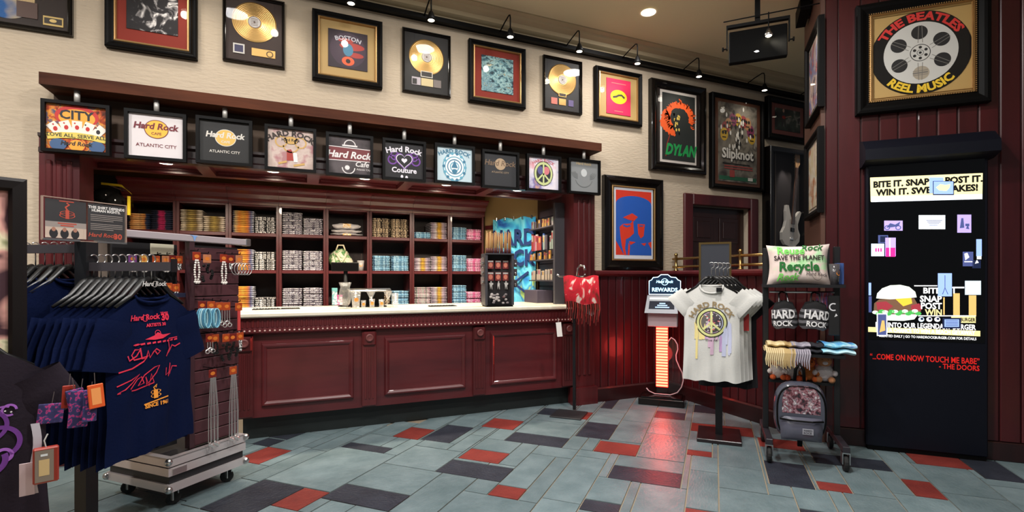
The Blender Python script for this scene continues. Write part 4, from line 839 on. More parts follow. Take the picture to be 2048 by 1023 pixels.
PKC = MB().box(-.03, .03, -.004, 0, -.042, .042, c=.003).mesh('card', flat((120, 40, 40))); PK = MB().ell(0, -.005, .02, .024, -.0048, 0, 12).mesh('pick', flat((206, 120, 96))); PKH = MB().rect(-.026, .026, .024, .038, -.0048).mesh('header', flat((190, 186, 180)))
n_ = 0
for r in range(2):
    for c in range(3):
        t = thing('pick_card', 'red blister card of guitar picks, %s row %s on the pick tower' % (('upper', 'lower')[r], ('left', 'middle', 'right')[c]), 'card', TW+Vector(((c-1)*.078, -.015-.001, .405-.115*r)), -.12, 'pick cards on the tower')
        put('card', PKC, t); put('pick', PK, t); put('header', PKH, t)
for c in range(3):
    t = thing('keyring', 'silver figure keyring hanging on the pick tower, %s of three' % ('left', 'middle', 'right')[c], 'keyring', TW+Vector(((c-1)*.078, -.03, .215)), -.12, 'keyrings on the pick tower')
    MB().tube([(.008*cos(a), 0, .03+.008*sin(a)) for a in [2*pi*i/10 for i in range(10)]], .0015, 5, closed=True).build('ring', CHROME, t)
    m = MB().prism([(-.008, -.05), (-.002, -.02), (.002, -.02), (.008, -.05), (.012, -.05), (.01, -.01), (.022, .0) if c != 1 else (.012, -.0), (.02, .012) if c != 1 else (.01, .012), (.005, .014), (-.005, .014), (-.02, .012) if c != 1 else (-.01, .012), (-.012, -.01)], -.004, .004); m.build('figure', flat((196, 190, 184), .3), t); MB().ball((0, 0, .02), .008, 8, 6).build('head', flat((196, 190, 184), .3), t)
for s, zz in ((-1, .43), (-1, .34), (-1, .25), (1, .42), (1, .33), (1, .22)):
    t = thing('charm_card', 'small charm card hung on the %s side of the pick tower at %s height' % (('left', 'right')[s > 0], 'upper' if zz > .4 else 'middle' if zz > .3 else 'lower'), 'card', TW+Vector((s*.17, -.04, zz)), -.3*s, 'charm cards beside the pick tower')
    MB().box(-.02, .02, -.003, .0, -.035, .035, c=.002).build('card', flat((150, 130, 120) if s < 0 else (60, 50, 54)), t); MB().ball((0, -.006, -.01), .013, 8, 5).build('charm', CHROME, t)
    MB().tube([(-s*.03, .02, .04), (0, .0, .04), (0, -.01, .034)], .002, 5).build('hook', CHROME, t)
STM = [flat((196, 150, 96)), flat((206, 164, 112)), flat((170, 112, 70)), flat((120, 60, 44))]
SK = [MB().lathe([(.0075, 0), (.0075, .15), (.006, .185), (.004, .195), (.006, .205), (0, .213)], 8).mesh('drumstick', m, True) for m in STM]
SB = MB().lathe([(.0079, .0), (.0079, .05)], 8).mesh('printed_band', flat((90, 40, 34)), True)
for k in range(24):
    x = -.115+.021*(k % 12)+rn.uniform(-.002, .002); y = -.05+.05*(k // 12)+rn.uniform(-.008, .008)
    o = put('drumstick', SK[rn.choice((0, 0, 1, 1, 2))], None, TW+Vector((x, y, h+.0125)), 0, 'wooden drumstick upright on top of the pick tower', 'drumstick', 'drumsticks on the pick tower', rot=(rn.uniform(-.02, .02), rn.uniform(-.03, .03), 0), scale=(1, 1, rn.uniform(.92, 1.04)))
    put('printed_band', SB, o)
# tie-dye towel on the corner wall
ang = atan2(-.66, .42); A = Vector((2.264, 5.95, 0)); n_ = Vector((-.66, -.42, 0)).normalized()
TY = ramp_mat('tie_dye', [(.28, (20, 50, 120)), (.38, (30, 100, 180)), (.47, (60, 170, 210)), (.54, (110, 200, 220)), (.6, (40, 130, 190)), (.67, (170, 200, 90)), (.75, (30, 70, 150))], 3.2, (1, 1, .7), .9, dist=1.2)
def twf(a, b): return (.64*a, -.012*sin(a*19)*(.4+.6*b)-.008*sin(a*7+1), 2.045-1.05*b-.02*sin(pi*a*5)*(1-b)*.6)
tw2 = MB().grid(twf, 30, 10).build('beach_towel', TY, None, A+n_*.055, ang, smooth=True, label='blue and green tie-dye beach towel hanging in the corner behind the counter', cat='towel')
m = MB(); nv = flat((20, 44, 96), .9)
m.text('HARD', .33, 1.71, .27, -.028, 0, bold=.035, wx=.86).text('ROCK', .33, 1.46, .27, -.028, 0, bold=.035, wx=.86)
for s in (-1, 1): m.ribbon([(.33-s*.2, 1.12), (.33+s*.22, 1.38)], .03, -.028)
m.build('towel_print', nv, tw2)
for k in range(5): MB().box(.06+.13*k, .075+.13*k, -.03, -.005, 2.02, 2.06, c=.002).build('clip', CHROME, tw2)
# slat panel of small souvenirs on the right wall of the alcove
sp = thing('slatwall_panel', 'dark slatwall of small souvenirs between the towel and the column', 'slatwall', (2.598, 5.32, 0), -pi/2)
MB().box(0, .62, -.014, 0, 1.03, 2.1).build('backboard', flat((40, 36, 42)), sp)
for k in range(12): MB().box(0.005, .615, -.026, -.014, 1.04+.088*k, 1.115+.088*k, c=.004).build('slat', mat('dark_slat', (58, 50, 58), .5), sp)
MB().box(.62, .66, -.16, 0, 1.03, 2.1).build('end_panel', GREY, sp)
for zz in (1.86, 1.5, 1.27): MB().box(.0, .62, -.16, -.027, zz, zz+.012).build('shelf', flat((56, 52, 58)), sp)
rn = random.Random(9); CC = [(120, 44, 44), (140, 134, 134), (46, 70, 120), (140, 110, 60), (84, 30, 38), (110, 120, 112), (56, 50, 60), (140, 64, 84)]
rowsd = [(1.873, .1, 10, 'standing on the top shelf'), (1.62, .2, 10, 'hanging in the upper middle row'), (1.513, .09, 7, 'lying on the middle shelf'), (1.283, .13, 9, 'standing on the lowest shelf')]
for z0, h, n, w_ in rowsd:
    for k in range(n):
        c = CC[rn.randrange(8)] if 'lying' not in w_ else ((160, 120, 50), (130, 90, 36), (84, 60, 44))[k % 3]; c = (160, 146, 130) if 'lowest' in w_ else c
        x = .03+.58*k/n; hh = h*rn.uniform(.75, 1.05)
        t = thing('souvenir_pack', 'small souvenir pack %s of the slatwall, %s from the towel' % (w_, (ORD+['ninth', 'tenth'])[k]), 'souvenir', (2.598-.10-rn.uniform(0, .03), 5.38-x-.02, z0), -pi/2+rn.uniform(-.2, .2), 'souvenir packs '+w_)
        MB().box(-.02, .02, -.008, .008, 0, hh, c=.002).build('pack', flat(c), t); MB().rect(-.016, .016, hh*.55, hh*.9, -.0085).build('label_print', flat(CC[rn.randrange(8)]), t)
MB().box(0, .34, -.2, 0, 0, .14, c=.005).build('carton', flat((70, 62, 76)), None, (2.56, 5.28, TZ), -pi/2, label='plain grey box on the counter below the slatwall', cat='box')
# ---------------------------------------------------------------- scarf stand at the counter's right end
bp_ = onZ(1138, 829.5, 0)
SSX = onZ(1149, 821, 0)
ss = thing('scarf_stand', 'slim black pole stand with a square foot at the counter end', 'stand', (SSX.x, SSX.y, 0), -R45)
o_ = bp_-SSX; ox = (o_.x-o_.y)*.7071; oy = (o_.x+o_.y)*.7071
MB().box(ox-.15, ox+.15, oy-.14, oy+.14, 0, .014, c=.004).build('foot_plate', mat('stand_base', (40, 40, 42), .5), ss)
MB().box(-.014, .014, -.014, .014, .014, 1.33).build('pole', STEEL, ss)
for sx in (-1, 1): MB().tube([(0, 0, 1.32), (sx*.12, -.1, 1.32), (sx*.14, -.13, 1.34)], .009, 8).build('arm', CHROME, ss, smooth=True)
MB().tube([(.02, .03, 1.3), (.02, .05, 1.4), (.05, .05, 1.43), (.09, .03, 1.42), (.1, .02, 1.38)], .012, 8).build('hook', CHROME, ss, smooth=True)
RD = ramp_mat('red_tie_dye', [(.3, (110, 40, 26)), (.4, (180, 30, 40)), (.55, (214, 28, 48)), (.6, (236, 206, 190)), (.64, (240, 224, 214)), (.67, (200, 40, 46)), (.74, (60, 90, 50))], 6.5, (1.2, 1, .7), .9, dist=1.6)
cx = Vector((SSX.x-.02, SSX.y-.16, 1.32))
for i, (w, z0, z1, dy, dx, lb) in enumerate(((.33, 0, -.24, -.03, .0, 'front red and white tie-dye scarf with fringe, on the pole stand'), (.3, -.02, -.30, .02, .0, 'rust and green tie-dye scarf under the red one on the pole stand'))):
    f = lambda a, b: (w*(a-.5)+dx+.02*b, dy-.03*sin(pi*b)-.012*sin(a*14+i), z0+(z1-z0)*b-.03*a*b+.012*sin(a*9))
    sc_ = MB().grid(f, 20, 8).build('scarf', RD if i == 0 else ramp_mat('rust_tie_dye', [(.35, (90, 26, 20)), (.46, (150, 50, 26)), (.54, (70, 90, 50)), (.6, (226, 190, 170)), (.7, (100, 30, 26))], 7, rough=.9, dist=1), None, cx, -.62, smooth=True, label=lb, cat='scarf')
    for k in range(16):
        q = f((k+.5)/16, 1); MB().tube([q, (q[0]+.004, q[1], q[2]-.05), (q[0]-.003, q[1], q[2]-.11-.02*(k % 3))], [.008, .006, .004], 5).build('fringe', flat((150, 40, 36) if k % 2 else (90, 34, 28), .9), sc_)
def tag(label, loc, rz, w, h, tilt=0, c=(232, 226, 220), name='price_tag'):
    t = thing(name, label, 'tag', loc, rz, rot=(0, tilt, rz)); MB().box(-w/2, w/2, -.002, 0, -h, 0).build('card', flat(c), t)
    MB().tube([(0, 0, 0), (0, 0, .04)], .0015, 4).build('string', flat((210, 206, 200)), t); return t
tag('long white paper tag hanging below the scarves', atT(1117, 644, 4.7), -.6, .05, .135, -.1); tag('white folded tag right of the red scarf', atT(1187, 574, 4.72), -.5, .06, .12, -.25)
tag('larger pale tag behind the folded tag on the scarf stand', atT(1190, 604, 4.75), -.5, .09, .13, .5, (196, 186, 186)); tag('small dark price ticket on the scarf stand', atT(1174, 606, 4.71), -.5, .04, .09, 0, (70, 40, 36))
# ---------------------------------------------------------------- right wall: big picture-disc frame and touch-screen kiosk
SR = 6.475
def loc_r(p): return ((p.x-PC.x)-(p.y-PC.y))*.70711, p.z
def rp(u, v, s): return loc_r(onS(u, v, s))
def wr_at(x, y=0, z=0): return Vector((PC.x+.70711*(x+y), PC.y-.70711*(x-y), z))
s_ = SR-.07*1.414
(xa, za), (xb, zb), (xc, zc) = rp(1713, 227, s_), rp(1984, 204, s_), rp(1713, 11, s_)
w, h = xb-xa, zc-(za+zb)/2; cx, cz = (xa+xb)/2, (zc+(za+zb)/2)/2
t, yb = pframe('framed_picture_disc', 'large black frame with a film-reel picture disc on gold, on the red planked wall', wr_at(cx, -.016, cz), -R45, w, h, .085, .06, BLACK, flat((190, 156, 96), .5), True, 'picture', glass=True)
B = MB(); k0 = rectframe(MB(), w-.17, h-.17, [(.018, -.045), (.022, -.05), (.026, -.045)])
n = 46
bead = MB().ball((0, 0, 0), .006, 6, 4)
for sx in (-1, 1):
    for i in range(n): k0.ball((sx*(w/2-.085), -.05, -h/2+.085+(h-.17)*i/(n-1)), .0055, 5, 4)
for sz in (-1, 1):
    for i in range(n): k0.ball((-w/2+.085+(w-.17)*i/(n-1), -.05, sz*(h/2-.085)), .0055, 5, 4)
o = k0.build('beaded_edge', GOLDF, t); o['kind'] = 'stuff'
r = min(w, h)*.5-.1; y = yb-.003
DC = MB().lathe([(0, .004), (r, .004), (r+.002, 0)], 48).mapv(lambda a, b, c: (a, -c, b)).build('picture_disc', flat((26, 26, 28), .25), t, (0, yb, 0))
m = MB(); y = -.0046
m.ell(0, 0, r*.74, r*.74, y, 0, 48)
for k in range(6):
    a = radians(90+60*k+2); m.ell(r*.49*cos(a), r*.49*sin(a), r*.165, r*.165, y-.0004, 1 if k != 3 else 3, 24)
m.ring(0, 0, r*.19, r*.205, y-.0004, 1).ell(0, 0, r*.03, r*.03, y-.0006, 1, 12).ring(0, 0, r*.06, r*.07, y-.0006, 1, 20)
for k in range(6):
    a = radians(30+60*k); m.ell(r*.13*cos(a), r*.13*sin(a), r*.034, r*.034, y-.0006, 1, 12)
    for dd in (-.045, .045):
        m.ribbon([(r*.24*cos(a)-r*dd*sin(a), r*.24*sin(a)+r*dd*cos(a)), (r*.66*cos(a)-r*dd*.7*sin(a), r*.66*sin(a)+r*dd*.7*cos(a))], r*.012, y-.0005, 4)
for k in range(3): m.ribbon([(-r*.15, -r*(.44+.05*k)), (r*.15, -r*(.43+.05*k))], r*.012+.006*(k == 1), y-.0009, 4)
R_ = r*.79
m.text('THE BEATLES', 0, R_, r*.26, y-.001, 2, bold=.045, arc=R_, wx=1.12).text('REEL MUSIC', 0, -r*.955, r*.26, y-.001, 5, bold=.045, arc=-r*.955, wx=1.1)
for i in range(len(m.v)): pass
m.build('disc_print', [flat((206, 204, 198)), flat((34, 33, 34)), flat((214, 54, 48)), flat((170, 158, 140)), flat((120, 116, 110)), flat((236, 196, 50))], DC)
# pictures on the pillar's narrow side
for nm, (u0, va, vb, u1, vc, vd), art, lb in (('framed_poster', (1615, 90, 247, 1643, 38, 224), [(.35, (196, 96, 60)), (.45, (120, 130, 170)), (.55, (220, 190, 170)), (.65, (60, 60, 96)), (.72, (190, 60, 50))], 'steeply seen colourful poster high on the side of the red pillar'),
                                          ('framed_poster', (1614, 284, 437, 1642, 260, 430), [(.4, (210, 190, 150)), (.5, (224, 216, 196)), (.6, (190, 130, 90))], 'steeply seen pale document frame, lower one on the side of the red pillar')):
    d0 = PC.x-PC.y-.05
    a, b, c, d = onD(u0, va, d0), onD(u0, vb, d0), onD(u1, vc, d0), onD(u1, vd, d0)
    xl = lambda p: (LF.x-p.x+LF.y-p.y)*.70711
    w = xl(c)-xl(a); h = ((a.z-b.z)+(c.z-d.z))/2; xm_ = (xl(a)+xl(c))/2; zm = (a.z+b.z+c.z+d.z)/4
    lc = LF+Vector((-.70711*xm_-.70711*.012, -.70711*xm_+.70711*.012, zm))
    t, yb = pframe(nm, lb, lc, -3*R45, w, h, .05, .05, BLACK, flat((196, 186, 170)), False, 'poster')
    cover(t, w*.72, h*.76, yb, ramp_mat('pillar_art_%d' % len(art), art, 5, dist=.6), 'poster_print')
lc = LF+Vector((-.70711*.3-.0085, -.70711*.3+.0085, 3.70))
t = thing('wall_speaker', 'black wedge speaker on the pillar just under the ceiling', 'speaker', lc, -3*R45)
MB().prism([(-.12, -.06), (.16, -.03), (.16, .08), (-.12, .08)], -.1, -.02).build('cabinet', BLACK, t); MB().box(-.03, .03, -.02, -.001, -.03, .05).build('bracket', STEEL, t)
# ceiling-hung panel speaker with yoke, and its little lamp
p = atT(1515, 84, 4.25)
t = thing('hanging_speaker', 'black flat panel speaker hung in a yoke from the tan ceiling', 'speaker', p, -R45)
MB().box(-.225, .225, -.03, .03, -.16, .11, c=.006).build('panel', mat('speaker_black', (5, 5, 5), .7, spec=.1), t)
MB().box(-.245, .245, -.02, .02, .15, .175).box(-.245, -.235, -.02, .02, -.03, .15).box(.235, .245, -.02, .02, -.03, .15).build('yoke', BLACK, t)
MB().box(-.02, .02, -.02, .02, .175, CEIL-p.z-.001).build('drop_rod', BLACK, t)
for sx in (-1, 1): MB().lathe([(.006, 0), (.006, .02), (.018, .022), (.018, .034), (0, .036)], 10).mapv(lambda a, b, c: (sx*(.245+c), a, b-.02)).build('knob', BLACK, t)
MB().plate([(-.03, -.09), (-.01, -.082), (.005, -.085), (.012, -.094), (-.01, -.1)], -.0305).build('badge', CHROME, t)
q = p+Vector((.08*.707-.06*.707, -.08*.707-.06*.707, .04))
lt = thing('accent_light', 'small bright accent lamp on a thin rail in front of the panel speaker', 'light', q, -R45)
MB().tube([(-.35, 0, .15), (.65, .05, .2)], .005, 6).build('rail', BLACK, lt); MB().tube([(0, 0, .02), (0, 0, .17)], .005, 6).build('stem', BLACK, lt)
MB().lathe([(.012, .03), (.03, -.01), (.034, -.025), (.03, -.027)], 12).build('lamp_shade', CHROME, lt, smooth=True); MB().ball((0, 0, -.024), (.026, .026, .014), 10, 6).build('bulb', flat((255, 240, 200), .4, 14), lt, smooth=True)
lamp('accent_or_fill_spot', 'SPOT', q+Vector((0, 0, -.06)), 16, (1, .9, .72), wr_at(cx, 0, cz), .03, 75, .7)
# kiosk
KS = 6.36; KY = -(SR-KS)*.70711
x0, _ = rp(1733, 600, KS); x1, _ = rp(1977, 600, KS); kc = (x0+x1)/2; kw = x1-x0
KB = mat('kiosk_blue_black', (9, 12, 24), .5, spec=.25)
kt = thing('touch_screen_kiosk', 'tall dark blue touch-screen kiosk against the red planked wall', 'kiosk', wr_at(kc, KY, 0), -R45)
MB().box(-kw/2, kw/2, 0, -KY-.018, .03, 2.2, c=.008).build('cabinet', KB, kt)
MB().box(-kw/2+.01, kw/2-.01, .01, -KY-.02, 0, .03).build('plinth', BLACK, kt)
_, zt = rp(1731, 320, KS)
MB().xprism([(.07, zt+.16), (-.02, zt+.135), (-.1, zt+.06), (-.105, zt-.02), (-.08, zt-.03), (0, zt-.05), (.07, zt-.05)], -kw/2-.03, kw/2+.03).build('hood', KB, kt)
def kp(u, v):
    a, z = rp(u, v, KS); return a-kc, z
def kq(pts): return [kp(*q) for q in pts]
(xs0, zs1), (xs1, zs0) = kp(1737, 338), kp(1969, 683)
MB().box(xs0, xs1, -.004, 0, zs0-.01, zs1+.02).build('screen', mat('screen_black', (4, 4, 5), .12), kt)
m = MB(); ym = -.0048
E = lambda c, s=1.0: flat(c, .5, s)
P = [E((240, 228, 170)), E((10, 10, 10), .01), E((150, 180, 250)), E((236, 244, 252)), E((180, 160, 230)), E((70, 80, 130)), E((210, 40, 140)), E((206, 226, 246)), E((214, 176, 104)), E((250, 250, 250)), E((230, 214, 150)), E((70, 170, 80)), E((150, 50, 60)), E((110, 80, 60)), E((236, 190, 60)), E((226, 236, 220)), E((20, 30, 60), 1)]
def kr(u0, v0, u1, v1, mi, dy=0):
    m.plate(kq([(u0, v1), (u1, v1), (u1, v0), (u0, v0)]), ym-dy, mi)
def kpoly(pts, mi, dy=0): m.plate(kq(pts), ym-dy, mi)
def ktx(s, u, v, hpx, mi, dy=.002, al='C', b=.03, wx=1, fit=None):
    X, Z = kp(u, v); X2, Z2 = kp(u, v+hpx); sz = (Z-Z2)/.7
    if fit:
        Wd = kp(u+fit/2, v)[0]-kp(u-fit/2, v)[0]; g = glyphs(s, b, 0, 1); ww = max(a for a, _ in g[0])-min(a for a, _ in g[0]); wx = Wd/(ww*sz)
    m.text(s, X, Z2, sz, ym-dy, mi, bold=b, align=al, wx=wx)
m.plate(kq([(1741, 403), (1964, 398), (1965, 346), (1740, 355)]), ym, 0)
m.plate(kq([(1742, 404), (1964, 398), (1964, 388), (1742, 393)]), ym-.0003, 3)
ktx('BITE IT. SNAP IT. POST IT.', 1852, 357, 12, 1, fit=218, b=.05); ktx('WIN IT. SWEEPSTAKES!', 1850, 374, 12, 1, fit=204, b=.05)
kr(1858, 355, 1886, 386, 2, .003); kr(1865, 362, 1907, 390, 16, .0033); kr(1866.5, 363, 1905.5, 388, 2, .0036)
kpoly([(1871, 375), (1880, 368), (1890, 370), (1900, 368), (1898, 376), (1892, 382), (1878, 381)], 0, .004)
kr(1768, 441, 1805, 461, 4); kr(1837, 430, 1890, 458, 3); kr(1914, 429, 1942, 465, 4)
for cxx in (1774, 1796):
    X, Z = kp(cxx, 455); m.ring(X, Z, .012, .018, ym-.001, 5, 14)
kpoly([(1772, 455), (1780, 446), (1790, 449), (1800, 443), (1797, 452), (1784, 454)], 5, .001)
for k in range(4): kr(1852+k*2, 440+k*3.2, 1884-k*3, 441+k*3.2, 5, .001)
kpoly([(1922, 436), (1926, 436), (1928, 455), (1919, 456)], 5, .001); kr(1930, 447, 1938, 452, 5, .001); kpoly([(1931, 457), (1935, 449), (1938, 458)], 5, .001)
kr(1756, 470, 1776, 486, 5); kr(1760, 472, 1774, 484, 16, .001); kr(1742, 487, 1768, 512, 7, .002); kr(1770, 475, 1791, 512, 4, .002); kr(1771, 495, 1790, 513, 6, .003); kr(1778, 476, 1780, 512, 3, .004)
for k in range(3): kr(1750+5*k, 496, 1753+5*k, 503, 6, .003)
kr(1952, 478, 1963, 512, 2); kr(1925, 503, 1946, 532, 5); kr(1944, 520, 1961, 536, 16); kpoly([(1928, 507), (1934, 505), (1938, 514), (1930, 520)], 9, .001); kpoly([(1949, 527), (1957, 525), (1953, 519)], 9, .001); kr(1928, 522, 1944, 524, 9, .001); kr(1953, 512, 1962, 518, 9, .001)
# burger
X, Z = kp(1794, 600)
kpoly([(1752, 596), (1754, 586), (1764, 576), (1780, 570), (1800, 569), (1818, 573), (1830, 583), (1833, 594), (1815, 596), (1780, 598)], 15, .001)
kpoly([(1758, 598), (1790, 596), (1828, 596), (1836, 610), (1842, 622), (1828, 630), (1760, 630), (1747, 620), (1748, 606)], 13, .0008)
kpoly([(1790, 597), (1822, 595), (1824, 606), (1806, 612)], 14, .0012); kpoly([(1752, 604), (1772, 602), (1786, 612), (1770, 622), (1754, 618)], 12, .0014); kpoly([(1822, 610), (1838, 606), (1844, 618), (1832, 624), (1822, 618)], 12, .0014)
for k in range(14):
    X, Z = kp(1750+6.6*k, 624+3*sin(k*2)); m.ell(X, Z, .02, .014, ym-.0018, 11 if k % 3 else 15, 8)
kpoly([(1752, 628), (1836, 628), (1828, 638), (1806, 641), (1770, 640), (1756, 635)], 15, .0009)
ktx('BITE', 1863, 575, 11, 9, fit=34); ktx('SNAP', 1861, 591, 12, 9, fit=44); ktx('POST', 1862, 605, 12, 9, fit=42); ktx('WIN', 1866, 618, 12, 10, fit=34)
kr(1886, 594, 1889, 629, 8); kr(1906, 586, 1919, 630, 8); kr(1937, 590, 1952, 632, 8); kr(1904, 573, 1928, 576, 9); kr(1906, 575, 1909, 587, 9); kr(1828, 570, 1874, 572, 9); kr(1836, 630, 1951, 632, 9); kr(1902, 632, 1951, 645, 10); ktx('BURGER', 1935, 635, 7, 1, fit=30)
for k, u in enumerate((1842, 1858, 1874)):
    X, Z = kp(u, 638); m.ell(X, Z, .018, .018, ym-.001, 9 if k else 7, 12).ell(X+.004, Z+.004, .009, .009, ym-.0014, 16, 8)
ktx('BITE INTO OUR LEGENDARY BURGER', 1848, 646, 10, 9, fit=200); m.plate(kq([(1736, 663), (1960, 672), (1960, 661), (1736, 653)]), ym, 10); ktx('FOR A CHANCE TO WIN A BEACH GETAWAY', 1852, 658, 8, 9, fit=190)
ktx('SELECTED DAILY | GO TO HARDROCKBURGER.COM FOR DETAILS', 1852, 671, 5, 9, fit=194, b=.015)
kr(1875, 546, 1903, 592, 2, .003); m.ribbon(kq([(1889, 550), (1889, 575), (1884, 588)]), .004, ym-.004, 5).ribbon(kq([(1889, 575), (1895, 588)]), .004, ym-.004, 5)
kr(1929, 561, 1961, 589, 7, .003); kr(1884, 635, 1921, 656, 16, .004); kr(1888, 638, 1917, 653, 2, .0044)
for k in range(4): kr(1890, 640+3.2*k, 1915, 641.4+3.2*k, 5, .0048)
kr(1753, 626, 1774, 671, 9, .004); kr(1755, 628, 1772, 669, 5, .0044); kpoly([(1760, 655), (1763, 640), (1768, 640), (1770, 660), (1758, 664)], 8, .0048)
kr(1737, 565, 1742, 590, 2); kr(1737, 592, 1743, 624, 5)
m.build('screen_image', P, kt)
m = MB(); ym = -.0012; rd = flat((240, 36, 30), .5, .25)
def kline(s, u0, v0, u1, v1, hp):
    (xa, za), (xb, zb) = kp(u0, v0), kp(u1, v1); g = glyphs(s, .02, 0, 1); xs = [a for a, _ in g[0]]; n_ = len(m.v)
    sz = (kp(u0, v0)[1]-kp(u0, v0+hp)[1])/.7; k = (xb-xa)/((max(xs)-min(xs)))
    m.add([(xa+(a-min(xs))*k, ym, za-sz*.7+(zb-za)*(a-min(xs))/(max(xs)-min(xs))+b*sz) for a, b in g[0]], g[1], 0)
kline('“...COME ON NOW TOUCH ME BABE”', 1740, 706, 1959, 716, 11); kline('- THE DOORS', 1878, 726, 1959, 731, 10)
m.build('red_lettering', rd, kt)
# ---------------------------------------------------------------- rewards kiosk with the glowing guitar neck
RW = Vector((3.44, 4.17, 0)); K = 5.12/996
rw = thing('rewards_kiosk', 'rewards kiosk with glowing red guitar neck and lit blue sign in the wainscot corner', 'kiosk', RW, -R45)
def wp(u, v): return ((u-1324.5)*K, CH-(v-556.5)*K)
MB().box(-.225, .225, -.14, .14, 0, .07, c=.006).box(-.2, .2, -.12, .12, .07, .085).build('base', BLKGLOSS, rw)
nk = MB().box(-.06, .06, -.012, .014, .17, .80).build('neck', mat('red_neck', (255, 40, 24), .4, emit=2.5, ecol=(255, 30, 20)), rw)
FR = MB().box(-.058, .058, -.014, -.0122, -.0095, .0095).mesh('fret_light', mat('fret_glow', (255, 110, 80), .4, emit=9, ecol=(255, 84, 60)))
for k in range(21): put('fret_light', FR, nk, (0, 0, .187+.0296*k))
MB().box(-.055, .055, -.01, .012, .085, .17).build('neck_heel', ACRYL, rw)
out = [(225, 540), (235, 505), (255, 478), (278, 492), (297, 525), (300, 560), (288, 600), (290, 635), (308, 680), (330, 725), (337, 775), (325, 825), (297, 866), (250, 896), (200, 906), (140, 895), (100, 870), (82, 850)]
pts = [wp(1270+a/3.525, 540+b/3.525) for a, b in out]
EDGE = mat('frosted_edge', (200, 180, 184), .35)
bd = MB().tube([(x, .004, max(z, .092)) for x, z in pts], .006, 6).build('body_outline', EDGE, rw, smooth=True)
MB().prism([(.062, pts[0][1])]+[(x, max(z, .09)) for x, z in pts[1:14]]+[(.062, .09)], -.002, .004).build('body_plate', ACRYL, rw)
GRY = mat('kiosk_grey', (150, 152, 158), .35, metal=.2)
MB().box(-.14, .155, -.05, .08, .80, .945, c=.006).build('lower_box', mat('frosted_box', (170, 160, 164), .3), rw)
f_ = MB().prism([(-.165, 0), (.165, 0), (.15, .2), (-.145, .2)], -.03, .0)
tb = f_.mapv(lambda x, y, z: (x, y-.09+z*.45, .945+z*.9)).build('tablet_housing', GRY, rw)
MB().plate([(-.125, .045), (.13, .045), (.125, .135), (-.12, .135)], -.0305).mapv(lambda x, y, z: (x, y-.09+z*.45, .945+z*.9)).build('tablet_screen', flat((20, 24, 40), .2, .4), rw)
m = MB()
for k in range(3): m.rect(-.06+.02*k, .08-.02*k, .06+.022*k, .072+.022*k, -.031)
m.rect(-.12, .12, .155, .175, -.031, 1)
m.mapv(lambda x, y, z: (x, y-.09+z*.45, .945+z*.9)).build('tablet_text', [flat((150, 180, 220), .5, 1.2), flat((220, 236, 220), .5, 1.1)], rw)
sg = [(-.13, 1.135), (.185, 1.135), (.185, 1.275), (.16, 1.285), (.14, 1.31), (.09, 1.315), (.06, 1.34), (-.01, 1.34), (-.04, 1.315), (-.09, 1.31), (-.105, 1.285), (-.13, 1.275)]
sb = MB().prism(sg, -.01, .02).build('sign', flat((16, 40, 66), .3, .25), rw)
MB().tube([(x, -.012, z) for x, z in sg], .004, 5, closed=True).build('sign_outline', flat((190, 236, 255), .4, 3.2), sb)
MB().text('REWARDS', .028, 1.165, .056, -.011, bold=.03).ring(.028, 1.265, .03, .036, -.011).text('Hard Rock', .028, 1.255, .038, -.0115, bold=.03, shear=.2).build('sign_lettering', flat((170, 224, 255), .4, 2.2), sb)
lamp('neck_glow', 'POINT', RW+Vector((-.03-.05, -.03-.05, .5)), 5, (1, .06, .05), size=.12)
# ---------------------------------------------------------------- garments
def tee_mesh(name, m, w=.5, h=.72, neck=.085, th=.05, seed=0, sl=.17, drop=.16, vneck=.07, flare=1.0):
    """T-shirt hanging from its shoulders: origin at the nape, x across, -y front, z down"""
    rn = random.Random(seed); ph = [rn.uniform(0, 6) for _ in range(5)]; g = MB(); hw = w/2
    def top(s, front):
        a = abs(s)*hw; z = -.02-.085*(max(0, a-neck)/(hw-neck))**1.15 if a > neck else -.015
        if a < neck: z = -(vneck if front else .02)*(1-(a/neck)**2)**.6-.012
        return z
    def pt(s, v, front):
        x = s*hw*(1+.05*flare*v-.06*sin(pi*v)*.5); zt = top(s, front); z = zt+(-h-zt)*v
        if v < .28: x = s*hw*(.97+.03*v/.28)
        prof = sqrt(max(0, 1-abs(s)**2.6)); f = .35+.65*min(1, v*3.5)
        fold = (.010*sin(s*7+ph[0]+v)+.007*sin(s*15+ph[1]))*v**1.2+.004*sin(v*12+s*5+ph[2])
        y = (-th*.5*prof*f-fold) if front else (th*.5*prof*f-fold*.8)
        return (x, y, z+.006*sin(s*9+ph[3])*v)
    nu, nv = 22, 14
    for fr in (True, False): g.grid(lambda a, b: pt(-1+2*a if fr else 1-2*a, b, fr), nu, nv)
    for sx in (-1, 1):
        def sf(a, b):
            t_ = 2*pi*a; c, s = cos(t_), sin(t_)
            Ls = math.hypot(sl, drop); r1 = .088*(1+.14*b); r2 = th*.45*(1-.1*b)
            return (sx*(hw*.80+sl*b+c*r1*drop/Ls), s*r2+.004*sin(b*9+ph[4]), -.118-drop*b+c*r1*sl/Ls)
        g.grid(sf, 14, 5, wrap=True)
        k = len(g.v)
    me = g.mesh(name, m, True)
    fy = lambda x, z: pt(max(-.98, min(.98, x/hw)), max(0, min(1, (z-top(x/hw, True))/(-h-top(x/hw, True)))), True)[1]-.004
    return me, fy
def collar_mesh(m, neck=.085, vneck=.07, r=.007):
    return MB().tube([(neck*cos(a), -.008-.012*abs(sin(a)) if sin(a) < 0 else .012*sin(a), -.012-((vneck if sin(a) < 0 else .02)*abs(sin(a))**.6)) for a in [2*pi*i/24 for i in range(24)]], r, 6, closed=True).mesh('collar', m, True)
